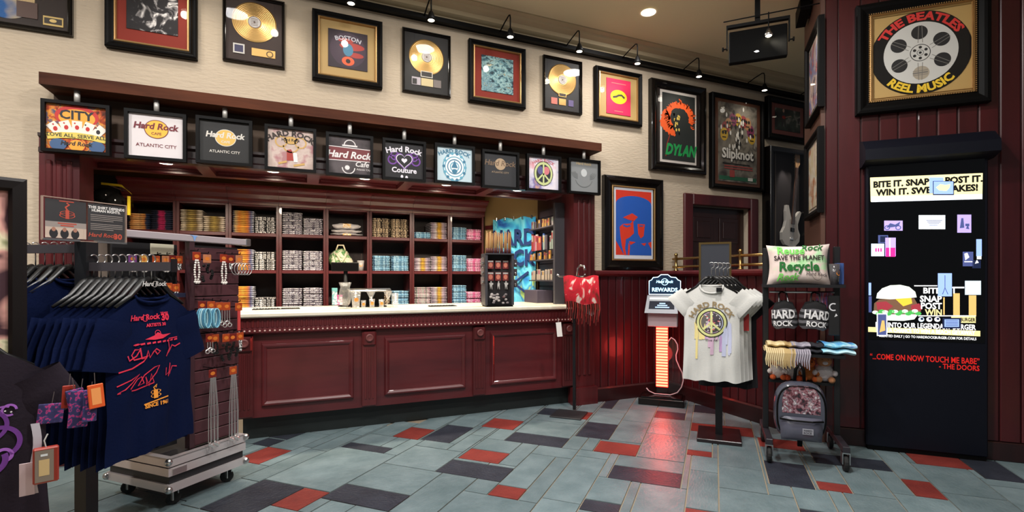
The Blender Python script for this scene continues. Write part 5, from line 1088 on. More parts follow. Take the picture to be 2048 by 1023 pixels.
def hanger_mesh(w, m, thick=.009):
    g = MB(); hw = w*.44
    for sx in (-1, 1): g.tube([(sx*.012, 0, .035), (sx*.05, 0, .022), (sx*hw*.6, 0, -.04), (sx*hw, 0, -.085)], [thick*1.5, thick*1.7, thick*1.2, thick*.8], 8)
    return g.mesh('shoulder_bar', m, True)
HOOK = MB().tube([(0, 0, .03), (0, 0, .105)]+[(.0+.022*sin(a), 0, .127-.022*cos(a)) for a in [pi*i/8 for i in range(1, 11)]], .0028, 6).mesh('hook', CHROME, True)
HB = hanger_mesh(.42, mat('hanger_plastic', (18, 18, 19), .35))
def hanger(loc, rz, label, group):
    t = thing('clothes_hanger', label, 'hanger', loc, rz, group); put('shoulder_bar', HB, t); put('hook', HOOK, t); return t
# white tees on the pole stand
WST = Vector((3.13, 3.09, 0))
st = thing('shirt_stand', 'black square-footed pole stand with a mirrored sign frame, under the white tees', 'stand', WST, -R45)
MB().box(-.165, .165, -.19, .19, 0, .03, c=.004).build('foot_plate', mat('stand_base2', (34, 26, 28), .3), st)
MB().box(-.027, .027, -.027, .027, .03, 1.2).build('pole', STEEL, st)
MB().box(-.02, .02, -.34, .05, 1.2, 1.23).build('arm', STEEL, st)
rectframe(MB(), .25, .36, [(0, .014), (0, -.014), (.016, -.014), (.016, .014)]).mapv(lambda x, y, z: (x-.03, y+.03, z+1.42)).build('sign_frame', BRASS, st)
MB().box(-.14, .08, .026, .03, 1.25, 1.585).build('sign_glass', mat('mirror_panel', (150, 150, 156), .06, metal=.9), st)
WT = mat('white_jersey', (212, 211, 206), .9, bump=(90, .15)); BT = mat('black_jersey', (22, 20, 24), .9)
mw, fw_ = tee_mesh('body', WT, .40, .76, .085, .05, 3, .10, .085, .075); cw = collar_mesh(WT, .085, .075); mb_, _ = tee_mesh('body', BT, .42, .82, .085, .05, 5, .1, .1)
PCE = lambda c: flat(c, .9)
for i in range(5):
    y = -.30+.055*i; x = -.055+.03*i; p = WST+Vector((.70711*(x+y), .70711*(y-x), 1.275))
    o_ = ['front', 'second', 'third', 'fourth', 'rearmost'][i]
    hanger(p+Vector((0, 0, .0)), -R45, 'black hanger of the %s tee on the white tee stand' % o_, 'hangers on the white tee stand')
    if i < 4:
        t = put('hanging_tee_shirt', None, None, p, -R45, 'white tee with a multicoloured peace sign, front one on the stand' if i == 0 else 'plain-sided white tee, %s on the pole stand' % o_, 'shirt', 'white tees on the pole stand')
        put('body', mw, t); put('collar', cw, t)
    else:
        t = put('hanging_tee_shirt', None, None, p+Vector((0, 0, -.02)), -R45, 'black tee behind the white tees on the pole stand', 'shirt'); put('body', mb_, t); put('collar', collar_mesh(BT), t)
    if i == 0:
        m = MB(); cz = -.31; rr = .1; PZ = 1.14
        drips = MB(); rn = random.Random(8)
        for k in range(26):
            x = rn.uniform(-.13, .13); z1 = -.24-abs(x)*.3+rn.uniform(-.04, .04); L = rn.uniform(.1, .3); c = 5 if x < -.06 else (7 if x > .06 else 6) if rn.random() < .6 else 8
            drips.ribbon([(x, z1), (x+.003, z1-L*.5), (x, max(-.6, z1-L))], rn.uniform(.012, .03), 0, c-5)
        W_x = lambda mm, dy: mm.mapv(lambda x, y, z: (x, fw_(x, z)+y*1-dy, z))
        W_x(drips, .0005).build('paint_drips', [PCE((238, 220, 150)), PCE((226, 190, 214)), PCE((196, 200, 226)), PCE((196, 160, 206))], t)
        for q in range(3):
            r0, r1, c = ((.093, .1, 0), (.078, .093, 1), (.072, .078, 0))[q]; m.ring(0, cz, r0, r1, -.001, c, 40)
        for a0, a1, c in ((95, 215, 3), (228, 268, 2), (272, 312, 4), (325, 445, 2)):
            nn = 8
            for k in range(nn):
                b0, b1 = radians(a0+(a1-a0)*k/nn), radians(a0+(a1-a0)*(k+1)/nn); m.plate([(.006*cos(b0), cz+.006*sin(b0)), (.066*cos(b0), cz+.066*sin(b0)), (.066*cos(b1), cz+.066*sin(b1))], -.0012, c)
        rn = random.Random(2)
        for k in range(46):
            a, b = rn.uniform(0, 6.28), rn.uniform(.015, .06); m.ell(b*cos(a), cz+b*sin(a), rn.uniform(.003, .008), rn.uniform(.003, .006), -.0016, rn.choice((5, 5, 6)), 6)
        for a in (90, 270, 222, 318): m.ribbon([(.073*j/5*cos(radians(a)), cz+.073*j/5*sin(radians(a))) for j in range(6)], .013, -.002, 1)
        m.text('HARD ROCK', 0, cz+.105, .05, -.001, 7, bold=.03, arc=.12).text('Love All', 0, cz-.125, .022, -.001, 0, shear=.2)
        m.mapv(lambda x, y, z: (x*PZ, y, cz+(z-cz)*PZ)); W_x(m, .001).build('peace_print', [PCE((50, 46, 40)), PCE((216, 218, 150)), PCE((72, 66, 70)), PCE((110, 104, 100)), PCE((70, 74, 60)), PCE((226, 222, 214)), PCE((214, 110, 110)), PCE((150, 130, 96))], t)
p = WST+Vector((.70711*(.15-.26), .70711*(-.26-.15), .94)); tag('red and white price tag hanging at the right edge of the white tees', p+Vector((.06, .0, .09)), -R45, .04, .13, 0, (170, 40, 40))
# ---------------------------------------------------------------- rolling merchandise rack
RK = Vector((3.391, 2.559, 0)); rk = thing('rolling_rack', 'black rolling merchandise rack on four casters beside the kiosk', 'rack', RK, -R45)
RKM = mat('rack_black', (20, 20, 23), .45)
for sx in (-1, 1):
    MB().box(sx*.232-.02, sx*.232+.02, -.02, .02, .17, 1.53, c=.003).build('post', RKM, rk)
    MB().box(sx*.232-.022, sx*.232+.022, -.3, .24, .13, .17, c=.003).build('foot_rail', mat('rack_rail', (44, 40, 46), .4), rk)
    for y in (-.27, .215):
        c = MB().lathe([(.0, -.014), (.05, -.014), (.055, -.006), (.055, .006), (.05, .014), (0, .014)], 18).mapv(lambda a, b, q: (sx*.232+q, y+a, .055+b)).build('caster', RUBBER, rk, smooth=False)
        MB().box(sx*.232-.024, sx*.232-.018, y-.026, y+.026, .05, .13).box(sx*.232+.018, sx*.232+.024, y-.026, y+.026, .05, .13).box(sx*.232-.024, sx*.232+.024, y-.028, y+.028, .122, .13).build('fork', CHROME, c)
for z, y0, y1 in ((1.235, -.19, .12), (.745, -.19, .12), (.52, -.02, .16)): MB().box(-.25 if z != .52 else -.212, .25 if z != .52 else .212, y0, y1, z, z+.022).build('shelf', RKM, rk)
rectframe(MB(), .42, .28, [(0, .01), (0, -.01), (.03, -.01), (.03, .01)]).mapv(lambda x, y, z: (x, y+.12, z+1.39)).build('sign_frame', RKM, rk)
MB().tube([(-.21, -.05, 1.2), (.21, -.05, 1.2)], .008, 6).build('hang_bar', CHROME, rk)
def rkp(x, y, z): return RK+Vector((.70711*(x+y), .70711*(y-x), z))
# pillow
def pf(a, b, sg):
    x, z = 2*a-1, 2*b-1; e = (1-x**4)*(1-z**4); return (.205*x*(1-.1*(1-z*z)), sg*.07*e**.5-.0, .15*z*(1-.1*(1-x*x)))
m = MB().grid(lambda a, b: pf(a, b, -1), 18, 14).grid(lambda a, b: pf(1-a, b, 1), 18, 14)
PW = m.build('pillow', ramp_mat('pillow_cloth', [(.42, (226, 208, 200)), (.52, (220, 200, 190)), (.6, (190, 226, 180)), (.68, (160, 214, 150))], 7, (1, 1, 1.5), .9), None, rkp(-.03, -.1, 1.258+.142), -R45-.0, smooth=True, label='white throw pillow with green slogans on the top shelf of the rolling rack', cat='pillow')
PW.rotation_euler = (radians(-10), 0, -R45)
m = MB()
m.text('Rock', .1, .1, .075, 0, 1, bold=.02, shear=.3).text('Reuse', -.06, .07, .085, 0, 0, bold=.03, shear=.1).text('SAVE THE PLANET', -.0, .022, .05, 0, 2, bold=.025, wx=.95).text('Recycle', .0, -.062, .1, 0, 1, bold=.035).text('Rock', -.08, -.135, .075, 0, 0, bold=.03, shear=.2).text('Hard Rock', .13, -.1, .036, 0, 2, bold=.01, shear=.2).ring(.13, -.095, .034, .036, 0, 2)
def pw(x, y, z):
    x *= .9; X = max(-.98, min(.98, x/.205)); Z = max(-.98, min(.98, z/.15)); return (x*(1-.1*(1-Z*Z)), -.075*((1-X**4)*(1-Z**4))**.5-.003, z*(1-.1*(1-X*X)))
m.mapv(pw).build('slogan_print', [PCE((120, 206, 96)), PCE((30, 104, 44)), PCE((50, 34, 36))], PW)
cup('pint_glass', 'pint glass with orange logo beside the pillow on the rolling rack', rkp(.195, -.13, 1.258), .026, .034, .145, True, mat('smoky_glass', (120, 116, 120), .1, trans=.6))
bx_ = thing('gift_box', 'small blue and white box at the right end of the rack top shelf', 'box', rkp(.235, -.06, 1.258), -R45); MB().box(-.022, .022, -.05, .05, 0, .15, c=.003).build('carton', flat((50, 80, 140)), bx_); MB().rect(-.018, -.008, .01, .14, -.0505).build('label_print', flat((190, 210, 240)), bx_)
# striped bags under the top shelf
for i, (x, wd, t1, t2, lb) in enumerate(((-.115, .17, 'HARD', 'ROCK', 'left black and grey striped pouch hanging on the rolling rack'), (.06, .19, 'HARD', 'ROCK', 'right black and grey striped pouch hanging on the rolling rack'))):
    t = thing('striped_pouch', lb, 'bag', rkp(x, -.13, .94), -R45, 'striped pouches on the rolling rack', rot=(0, (-.05, .09)[i], -R45))
    def bf(a, b): th = 2*pi*a; s = (.62+.38*min(1, b*2.2))*(1 if b > 0.02 else .3)*(1 if b < .97 else .75); return (wd/2*s*cos(th), .045*s*sin(th), .2*(1-b)+.006*sin(3*th))
    g = MB().grid(bf, 18, 10, wrap=True)
    for k in range(len(g.f)): g.m[k] = 1 if (k % 10) % 2 and (k % 10) > 1 else 0
    g.build('body', [flat((20, 19, 21), .95), flat((96, 94, 98), .95)], t, smooth=True)
    MB().text(t1, (-.02, .02)[i], .075, .085, 0, 0, bold=.03, wx=.8).text(t2, (-.02, .02)[i], .02, .052, 0, 0, bold=.03, wx=.95).mapv(lambda x, y, z: (wd/2*sin(max(-1.5, min(1.5, x/(wd/2))))*1.01, -.048*cos(max(-1.5, min(1.5, x/(wd/2)))), z)).build('lettering', flat((226, 224, 224)), t)
    for s in (-1, 1): MB().tube([(s*.03, 0, .19), (s*.025, .03, .25), (0, .08, .262)], .006, 6).build('strap', flat((26, 26, 28)), t)
t = thing('dark_shirt_pack', 'black pack with white curved marks at the right post of the rolling rack', 'pack', rkp(.19, -.13, .9), -R45); MB().box(-.035, .035, -.02, .02, 0, .28, c=.006).build('pack', flat((14, 13, 16)), t)
MB().ring(-.005, .2, .02, .028, -.021, 0, 14, 60, 300).plate([(.0, .13), (.02, .14), (.01, .155)], -.021).build('white_mark', flat((216, 216, 220)), t); t2 = thing('patterned_scarf_pack', 'violet and red striped pack behind the right striped pouch', 'pack', rkp(.14, -.07, .98), -R45); MB().box(-.05, .05, -.01, .01, 0, .22, c=.004).build('pack', ramp_mat('violet_stripes', [(.4, (90, 70, 120)), (.5, (170, 60, 60)), (.6, (150, 140, 170))], 30, (3, 1, .3)), t2)
# scarves and towels folded on the middle shelf
for i, (x, wd, c, c2, lb, fr) in enumerate(((-.19, .12, (226, 206, 160), (204, 180, 130), 'cream fringed scarf folded at the left end of the rack middle shelf', 1), (-.1, .08, (196, 168, 116), (170, 140, 90), 'tan fringed scarf between the cream and grey scarves', 1), (-.03, .13, (170, 164, 176), (130, 126, 140), 'grey fringed scarf hanging over the rack middle shelf', 1), (.075, .09, (26, 26, 32), (40, 40, 48), 'black folded scarf on the rack middle shelf', 0))):
    t = thing('folded_scarf', lb, 'scarf', rkp(x, -.12, .768), -R45)
    for j in range(2): MB().grid(lambda a, b: (wd*(a-.5)*(1-.08*j)+.01*j, -.09*cos(2*pi*b)*(1-.1*j)+.01, .018+.036*j+.018*sin(2*pi*b)+.004*sin(a*9)), 8, 12).build('fold', ramp_mat('knit_%d' % i, [(.4, c2), (.6, c)], 40, rough=.95), t, smooth=True)
    if fr:
        for k in range(9):
            q = -wd/2+wd*(k+.5)/9; MB().tube([(q, -.085, .03), (q+.004, -.1, .0), (q-.004, -.1, -.05), (q, -.098, -.09-.01*(k % 3))], [.007, .007, .006, .003], 5).build('fringe', flat(c, .95), t)
for i, (dx, dy, z, lb) in enumerate(((0, 0, 0, 'lower pale blue folded towel on the right end of the rack middle shelf'), (.01, .01, .042, 'upper bright blue folded towel on the right end of the rack middle shelf'))):
    MB().grid(lambda a, b: (.2*(a-.5)*(1+.03*sin(b*9)), -.1*cos(2*pi*b), .02+.02*sin(2*pi*b)+.005*sin(a*11+i)), 12, 12).build('folded_towel', ramp_mat('blue_towel%d' % i, [(.38, (60, 130, 200)), (.5, (120, 196, 226)), (.58, (200, 232, 240)), (.66, (40, 100, 180))] if i else [(.4, (120, 200, 226)), (.55, (196, 230, 238))], 7, dist=.6), None, rkp(.2+dx, -.11+dy, .769+z), -R45+.1, smooth=True, label=lb, cat='towel')
# plush bears on the lowest shelf
for i, (x, c, c2, s) in enumerate(((-.15, (226, 214, 206), (206, 90, 40), 1), (-.05, (216, 206, 204), (214, 84, 40), 1.05), (.055, (190, 110, 50), (200, 96, 40), 1.0), (.155, (214, 206, 208), (176, 120, 80), 1.15))):
    t = thing('plush_bear', '%s plush bear on the lowest rack shelf, %s from the left' % (('white', 'pale', 'orange brown', 'white and tan')[i], ORD[i]), 'toy', rkp(x, .04, .543), -R45, 'plush bears on the rolling rack'); F, F2 = mat('plush%d' % i, c, .95, bump=(60, .6)), mat('plushb%d' % i, c2, .95, bump=(60, .6))
    MB().ball((0, -.02, .06*s), (.06*s, .055*s, .06*s), 12, 8).build('body', F, t, smooth=True); MB().ball((0, -.035, .135*s), (.045*s, .042*s, .04*s), 12, 8).build('head', F2, t, smooth=True)
    for s2 in (-1, 1):
        MB().ball((s2*.035*s, -.03, .172*s), .016*s, 8, 6).build('ear', F2, t, smooth=True); MB().ball((s2*.055*s, -.05, .06*s), (.02*s, .03*s, .02*s), 8, 6).build('arm', F, t, smooth=True); MB().ball((s2*.035*s, -.075, .02*s), (.022*s, .03*s, .02*s), 8, 6).build('leg', F2, t, smooth=True)
        MB().ball((s2*.016*s, -.073, .145*s), .005, 6, 4).build('eye', BLACK, t)
    MB().ball((0, -.078*1, .125*s), (.016*s, .01, .012*s), 8, 6).build('muzzle', F, t, smooth=True)
# clear backpack hanging in front
BPK = rkp(-.04, -.2, .165); bk = thing('backpack', 'grey see-through backpack hanging at the front of the rolling rack', 'backpack', BPK, -R45)
def bo(a, b, d):
    th = 2*pi*a; c, s = cos(th), sin(th); ww = .165*(1-.0*b); zz = .21+ (.21 if s > 0 else .2)*abs(s)**(.72)*(1 if s > 0 else -1)
    k = 1-.25*(1-abs(2*b-1))**0 if 0 else 1-.12*(2*b-1)**2
    return (ww*abs(c)**.62*(1 if c > 0 else -1)*k, -.13*b, .21+(zz-.21)*k)
g = MB().grid(lambda a, b: bo(a, b, 0), 36, 6, wrap=True); n_ = 7
g.add([bo(i/36, 1, 0) for i in range(36)], [tuple(range(35, -1, -1))]); g.add([bo(i/36, 0, 0) for i in range(36)], [tuple(range(36))])
g.build('shell', mat('smoky_vinyl', (70, 72, 84), .22, coat=.4), bk, smooth=True)
fp = lambda s, y, z0: [(x*s, z0+(z-.21)*s) for x, _, z in [bo(i/36, 1, 0) for i in range(36)]]
MB().plate([(x*.98, z) for x, z in fp(.82, 0, .25) if z > .2], -.1305).build('window', ramp_mat('inside_print', [(.36, (40, 36, 44)), (.46, (110, 60, 70)), (.52, (170, 130, 140)), (.57, (60, 56, 66)), (.62, (216, 210, 214)), (.68, (130, 50, 60))], 32, rough=.15, dist=.8), bk)
pk = MB().grid(lambda a, b: (.13*(2*a-1)*(1-.06*abs(2*b-1)), -.13-.055*(1-(2*a-1)**4)*(sin(pi*b)**.4), .025+.16*b), 12, 10).build('front_pocket', mat('smoky_pocket', (84, 84, 98), .3, coat=.3), bk, smooth=True)
MB().tube([(-.13, -.145, .17), (-.06, -.187, .172), (.06, -.187, .172), (.13, -.145, .17)], .007, 6).build('zipper', BLACK, pk); m = MB().box(.0, .065, -.19, -.187, .085, .125, c=.001).build('patch', flat((150, 150, 158)), pk); MB().text('HARD', .032, .107, .018, -.1905, bold=.03).text('ROCK', .032, .09, .018, -.1905, bold=.03).build('patch_lettering', flat((50, 50, 58)), m)
MB().tube([(-.03, -.05, .415), (-.025, -.06, .5), (.0, -.06, .54), (.025, -.06, .5), (.03, -.05, .415)], .011, 6).build('handle', BLACK, bk, smooth=True)
MB().tube([(x*1.0, -.125, z) for x, _, z in [bo(i/36, 1, 0) for i in range(36)]], .007, 6, closed=True).build('piping', BLACK, bk, smooth=True); MB().box(-.015, .015, -.08, -.06, -.03, .02).build('strap_end', BLACK, bk)
# ---------------------------------------------------------------- jewellery tower on a road case
JC = Vector((-.684, 3.328, 0)); LX, LY = .49, .55
ALU = mat('case_aluminium', (214, 204, 204), .3, metal=.55); CASEB = mat('case_black', (30, 30, 33), .5)
rc = thing('road_case', 'low aluminium-edged road case on casters under the jewellery panel', 'case', JC, R45)
MB().box(.012, LX-.012, .012, LY-.012, .105, .285).build('shell', CASEB, rc)
for z0, z1, nm in ((.245, .293, 'lid_band'), (.192, .238, 'middle_band'), (.10, .146, 'bottom_band')):
    m = MB().box(0, LX, 0, .014, z0, z1).box(0, LX, LY-.014, LY, z0, z1).box(0, .014, .014, LY-.014, z0, z1).box(LX-.014, LX, .014, LY-.014, z0, z1)
    if z1 > .28: m.box(0, LX, 0, .035, .285, .294).box(0, LX, LY-.035, LY, .285, .294).box(0, .035, .035, LY-.035, .285, .294).box(LX-.035, LX, .035, LY-.035, .285, .294)
    m.build(nm, ALU, rc)
for x in (0, LX):
    for y in (0, LY):
        for z in (.12, .275):
            MB().ball((x, y, z), .021, 8, 6).build('corner_ball', CHROME, rc, smooth=True)
for x in (.075, LX-.075):
    for y in (.075, LY-.075):
        c = MB().lathe([(0, -.013), (.034, -.013), (.038, -.006), (.038, .006), (.034, .013), (0, .013)], 16).mapv(lambda a, b, q: (x+a*.8+q*.6, y-a*.6+q*.8, .038+b)).build('caster', RUBBER, rc)
        MB().box(x-.03, x+.03, y-.03, y+.03, .09, .1).box(x-.018, x-.012, y-.024, y+.024, .03, .09).box(x+.012, x+.018, y-.024, y+.024, .03, .09).build('fork', CHROME, c)
m = MB().box(.02, .1, -.006, .0, .2, .23)
m.build('latch', CHROME, rc)
jt = thing('jewelry_tower', 'slatted plum display tower with a pale top bar standing on the road case', 'display stand', (JC.x, JC.y, .294), R45)
J = lambda z: z-.294
SLM = mat('plum_slat', (74, 40, 46), .45); SLD = mat('slat_groove', (26, 16, 19), .7)
MB().box(-.2, .56, .045, .085, J(1.518), J(1.558), c=.004).build('top_bar', mat('pale_bar', (170, 160, 164), .4, metal=.2), jt)
MB().box(.53, .565, .04, .09, J(1.515), J(1.562), c=.004).build('bar_corner', CHROME, jt)
MB().box(.155, .185, .05, .09, 0, J(1.52)).build('post', mat('plum_post', (58, 34, 40), .4), jt)
MB().box(.185, .49, .075, .09, 0, J(1.5)).build('backboard', SLD, jt)
SL = MB().box(.19, .49, .06, .075, 0, .07, c=.004).mesh('slat', SLM)
for k in range(16): put('slat', SL, jt, (0, 0, .004+.0745*k))
MB().box(.185, .49, .055, .077, J(.86), J(.93)).build('cross_rail', mat('plum_rail', (86, 44, 46), .4), jt)
MB().box(-.19, .155, .16, .175, .02, J(1.5)).build('dark_panel', flat((14, 11, 15), .9), jt)
MB().box(-.19, .155, .085, .175, J(1.19), J(1.215)).build('tray', flat((26, 30, 56)), jt)
MB().box(.19, .49, -.03, .07, J(1.475), J(1.482)).build('glass_shelf', ACRYL, jt)
_sk = MB().box(-.03, .03, .075, .08, J(1.52), J(1.57))
m = MB().plate([(.15, J(1.558)), (.2, J(1.553)), (.19, J(1.545)), (.18, J(1.52)), (.17, J(1.55))], .043).build('sticker', flat((110, 150, 206)), jt)
MB().box(.0, .13, .15, .155, J(1.44), J(1.5)).build('price_card', flat((206, 200, 176)), jt)
def jp(u, v, y0):
    d = ray(u, v); s = -JC.x+JC.y+y0*1.41421; t = s/(d.y-d.x); p = Vector((d.x*t, d.y*t, CH+d.z*t))
    return ((p.x-JC.x)+(p.y-JC.y))*.70711, p.z
def jw(x, y, z): return Vector((JC.x+.70711*(x-y), JC.y+.70711*(x+y), z))
ORA = [flat((140, 44, 24), .35), flat((164, 66, 28), .35), flat((110, 28, 22), .35), flat((176, 110, 74), .4), flat((110, 60, 120), .4), flat((210, 160, 80), .4)]
SLV = mat('silver_beads', (206, 202, 200), .25, metal=.7); PRL = flat((226, 218, 210), .3); JET = flat((18, 16, 18), .2)
def jewel(lb, u, v, hang, kind, ci=0, y0=.0, cw=.036, chh=.04, grp=None, wdt=.022):
    x, z = jp(u, v, y0); t = thing('jewelry_card', lb, 'jewelry', jw(x, y0, z), R45, grp); t.scale = (1.4, 1, 1.25)
    MB().box(-cw/2, cw/2, -.003, .0, -chh/2, chh/2, c=.002).build('card', ORA[ci], t); MB().ell(0, 0, cw*.3, chh*.22, -.0034, 0, 12).build('emblem', flat((206, 116, 44), .35), t)
    MB().tube([(0, .058-y0, .028), (0, -.012, .026), (0, -.016, .034)], .002, 5).build('hook', BLACK, t)
    if kind == 'beads':
        m = MB()
        for s in (-1, 1):
            for k in range(9): m.ball((s*(.004+.006*sin(k*.35)), -.004-.002*(k % 2), -chh/2-hang*k/9), .0052, 6, 4)
        for k in range(5): m.ball((-.01+.005*k, -.008, -chh/2-hang-.004*(k % 2)), .006, 6, 4)
        o = m.build('bead_strand', [PRL, JET, flat((200, 100, 90))][ci % 3 if ci < 3 else 0] if grp != 'dark' else JET, t); o['kind'] = 'stuff'
    elif kind == 'jet':
        m = MB()
        for k in range(14): m.ball((wdt*sin(k*2.1), -.006-.006*cos(k*1.7), -chh/2-.008-hang*((k*.37) % 1)), .008, 6, 4)
        o = m.build('black_beads', JET, t); o['kind'] = 'stuff'
    elif kind == 'rings':
        for k in range(5): MB().tube([(.022*cos(a)+(-.02+.012*k), -.006-.012*k*.5, -chh/2-.03+.03*sin(a)) for a in [2*pi*i/16 for i in range(16)]], .002, 5, closed=True).build('bangle', SLV, t, smooth=True)
    elif kind == 'blue':
        for k in range(5): MB().tube([(wdt*cos(a)*.7+(-.012+.006*k), -.008-.005*k, -chh/2-.042+.046*sin(a)) for a in [2*pi*i/14 for i in range(14)]], .0035, 5, closed=True).build('bracelet', flat(((70, 130, 160), (120, 180, 200), (160, 200, 210))[k % 3], .4), t, smooth=True)
    elif kind == 'drops':
        for s in (-1, 0, 1):
            MB().tube([(s*.011, -.006, -chh/2), (s*.012, -.007, -chh/2-hang*.6)], .0018, 4).build('chain', SLV, t)
            MB().tube([(s*.012+.009*cos(a), -.008, -chh/2-hang*(.62+.12*abs(s))+.009*sin(a)) for a in [2*pi*i/10 for i in range(10)]], .0028, 5, closed=True).build('ring_drop', SLV, t)
    elif kind == 'chain':
        for k in range(7):
            q = -wdt+2*wdt*k/6; MB().tube([(q*.5, -.006, -chh/2), (q, -.008-.003*(k % 2), -chh/2-hang*.5), (q+.003*(k % 2), -.008, -chh/2-hang*(.93+.06*(k % 2)))], .0016, 5).build('necklace_chain', SLV, t)
        for k in range(4): MB().ball((-wdt*.8+wdt*.55*k, -.012, -chh/2-hang*(.96+.03*(k % 2))), (.009, .005, .012), 7, 5).build('pendant', SLV, t)
    elif kind == 'strap':
        MB().box(-.007, .007, -.006, -.002, -chh/2-hang, -chh/2).build('strap', flat((190, 60, 60)) if hang > .06 else ramp_mat('checker', [(.5, (20, 20, 20)), (.51, (230, 230, 226))], 160, const=True), t)
    return t
G1 = 'jewellery cards on the plum slat panel'
for a in (('card with white bead strands, first in the top jewellery row', 393, 512, .1, 'beads', 0), ('pale card with black beads in the top jewellery row', 414, 517, .08, 'jet', 3), ('card with white bead cluster in the top jewellery row', 447, 516, .1, 'beads', 0),
          ('dark red card between bead cluster and bangles', 461, 518, .03, 'strap', 2), ('card with wide silver bangles at the end of the top jewellery row', 478, 518, .05, 'rings', 3),
          ('card with blue bracelets, left of the second jewellery row', 404, 610, .08, 'blue', 2), ('card with pale blue bracelets in the second jewellery row', 422, 610, .08, 'blue', 1), ('card with silver ring drops in the second jewellery row', 438, 612, .09, 'drops', 1), ('card with silver ring drops right of its twin in the second row', 453, 612, .1, 'drops', 1), ('card with a long red strap beside the countertop end', 477, 613, .1, 'strap', 1),
          ('card with tangled silver charms by the navy tee sleeve', 419, 675, .06, 'drops', 2), ('card with silver charms in the third jewellery row', 430, 676, .05, 'beads', 1), ('card with a mass of black beads, middle of the third row', 452, 675, .08, 'jet', 1), ('red card with black beads in the third jewellery row', 465, 674, .08, 'jet', 2), ('card with a black and white checked strap in the third row', 480, 672, .055, 'strap', 1),
          ('cards with long silver necklaces, left in the bottom jewellery row', 425, 746, .33, 'chain', 2), ('cards with long bright silver necklaces, right in the bottom jewellery row', 466, 740, .33, 'chain', 1)):
    jewel(*a, y0=0.0 if a[4] not in ('chain', 'jet') else -.02, grp=G1)
for q, (u, v, c) in enumerate(((265, 517, 4), (287, 518, 5), (312, 519, 1), (331, 519, 3), (345, 518, 2), (358, 519, 1), (305, 575, 4), (322, 573, 2), (337, 573, 1), (352, 575, 1), (238, 575, 2))):
    jewel('carded trinket, %s from left, %s row of the dark bay left of the plum slats' % (ORD[q if q < 6 else (q-5) % 5], 'upper' if q < 6 else 'lower'), u, v, .03, 'beads' if u % 2 else 'strap', c, y0=.1, cw=.03, chh=.036, grp='trinket cards in the dark bay')
# ---------------------------------------------------------------- dark bay left of the cubbies, lanyard and caps
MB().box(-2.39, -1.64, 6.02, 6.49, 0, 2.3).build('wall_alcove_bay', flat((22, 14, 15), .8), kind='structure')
gp = onW(174, 400, 5.6)
MB().box(-.03, .03, 0, .4, 0, 2.1).build('upright_panel', mat('grey_upright', (128, 122, 122), .4), None, (gp.x, 5.6, 0), label='grey metal upright panel left of the cubbies', cat='panel')
lp = onW(214, 368, 5.55)
t = thing('lanyard', 'yellow lanyard strip draped over a dark cap left of the cubbies', 'lanyard', (lp.x, 5.55, lp.z))
K2 = 5.55/1.24/996
MB().grid(lambda a, b: ((-8+48*min(1, a*1.6))*K2+(6*max(0, a-.4)*K2*1), -.02+.02*b*0-.002*sin(a*9), (-4*a-70*max(0, a-.42))*K2+(b-.5)*.02*(1 if a < .45 else .2)), 14, 3).mapv(lambda x, y, z: (x, y, z)).build('ribbon', flat((236, 206, 40), .6), t)
MB().tube([(.0, -.01, .0), (.0, .3, .01), (.0, .468, .01)], .006, 6).build('hook', CHROME, t); MB().box(.155, .175, -.03, -.01, -.27, -.1).build('hanging_end', flat((236, 206, 40), .6), t)
for i, (u, v) in enumerate(((210, 392), (228, 402))):
    p = onW(u, v, 5.68); t = thing('black_cap', 'black cap under the yellow lanyard, %s one' % ('left', 'right')[i], 'cap', p)
    MB().ball((0, 0, 0), (.09, .09, .075), 12, 8).build('crown', flat((16, 14, 15), .9), t, smooth=True); MB().grid(lambda a, b: (.085*cos(pi+pi*a)*(1+.0*b), -.02-.11*b*sin(pi*a), -.045-.02*b), 10, 3).build('brim', flat((20, 18, 19), .9), t); MB().ball((.03, -.083, .0), .012, 8, 5).build('badge', CHROME, t)
# ---------------------------------------------------------------- navy tee rack
RP = Vector((-.93, 2.96, 0)); TR = radians(60); ad = Vector((sin(TR), -cos(TR), 0)); wdv = Vector((cos(TR), sin(TR), 0))
AL = .446
gr = thing('garment_rack', 'black square-tube garment rack holding the navy tees', 'rack', RP, TR)
MB().box(-.03, .03, -.03, .03, .03, 1.47).build('post', mat('rack_tube', (30, 31, 34), .35, metal=.3), gr); MB().box(-.2, .2, -.2, .2, 0, .03, c=.004).build('foot_plate', STEEL, gr)
MB().box(-.016, .016, -AL, -.03, 1.335, 1.375).build('arm', mat('rack_arm', (62, 58, 62), .4), gr); MB().box(-.016, .016, -AL-.006, -AL, 1.33, 1.39).build('arm_tip', STEEL, gr)
MB().box(-.016, .016, .03, .50, 1.42, 1.46).build('arm', mat('rack_arm', (62, 58, 62), .4), gr)
NV = mat('navy_jersey', (9, 19, 50), .95, spec=.08, bump=(90, .15)); mn, fn = tee_mesh('body', NV, .46, .72, .09, .05, 1, .05, .21, .03); cn = collar_mesh(NV, .09, .035); mn2, _ = tee_mesh('body', NV, .46, .73, .09, .036, 1, .055, .20, .03)
HANG_N = 'hangers on the navy tee rack'
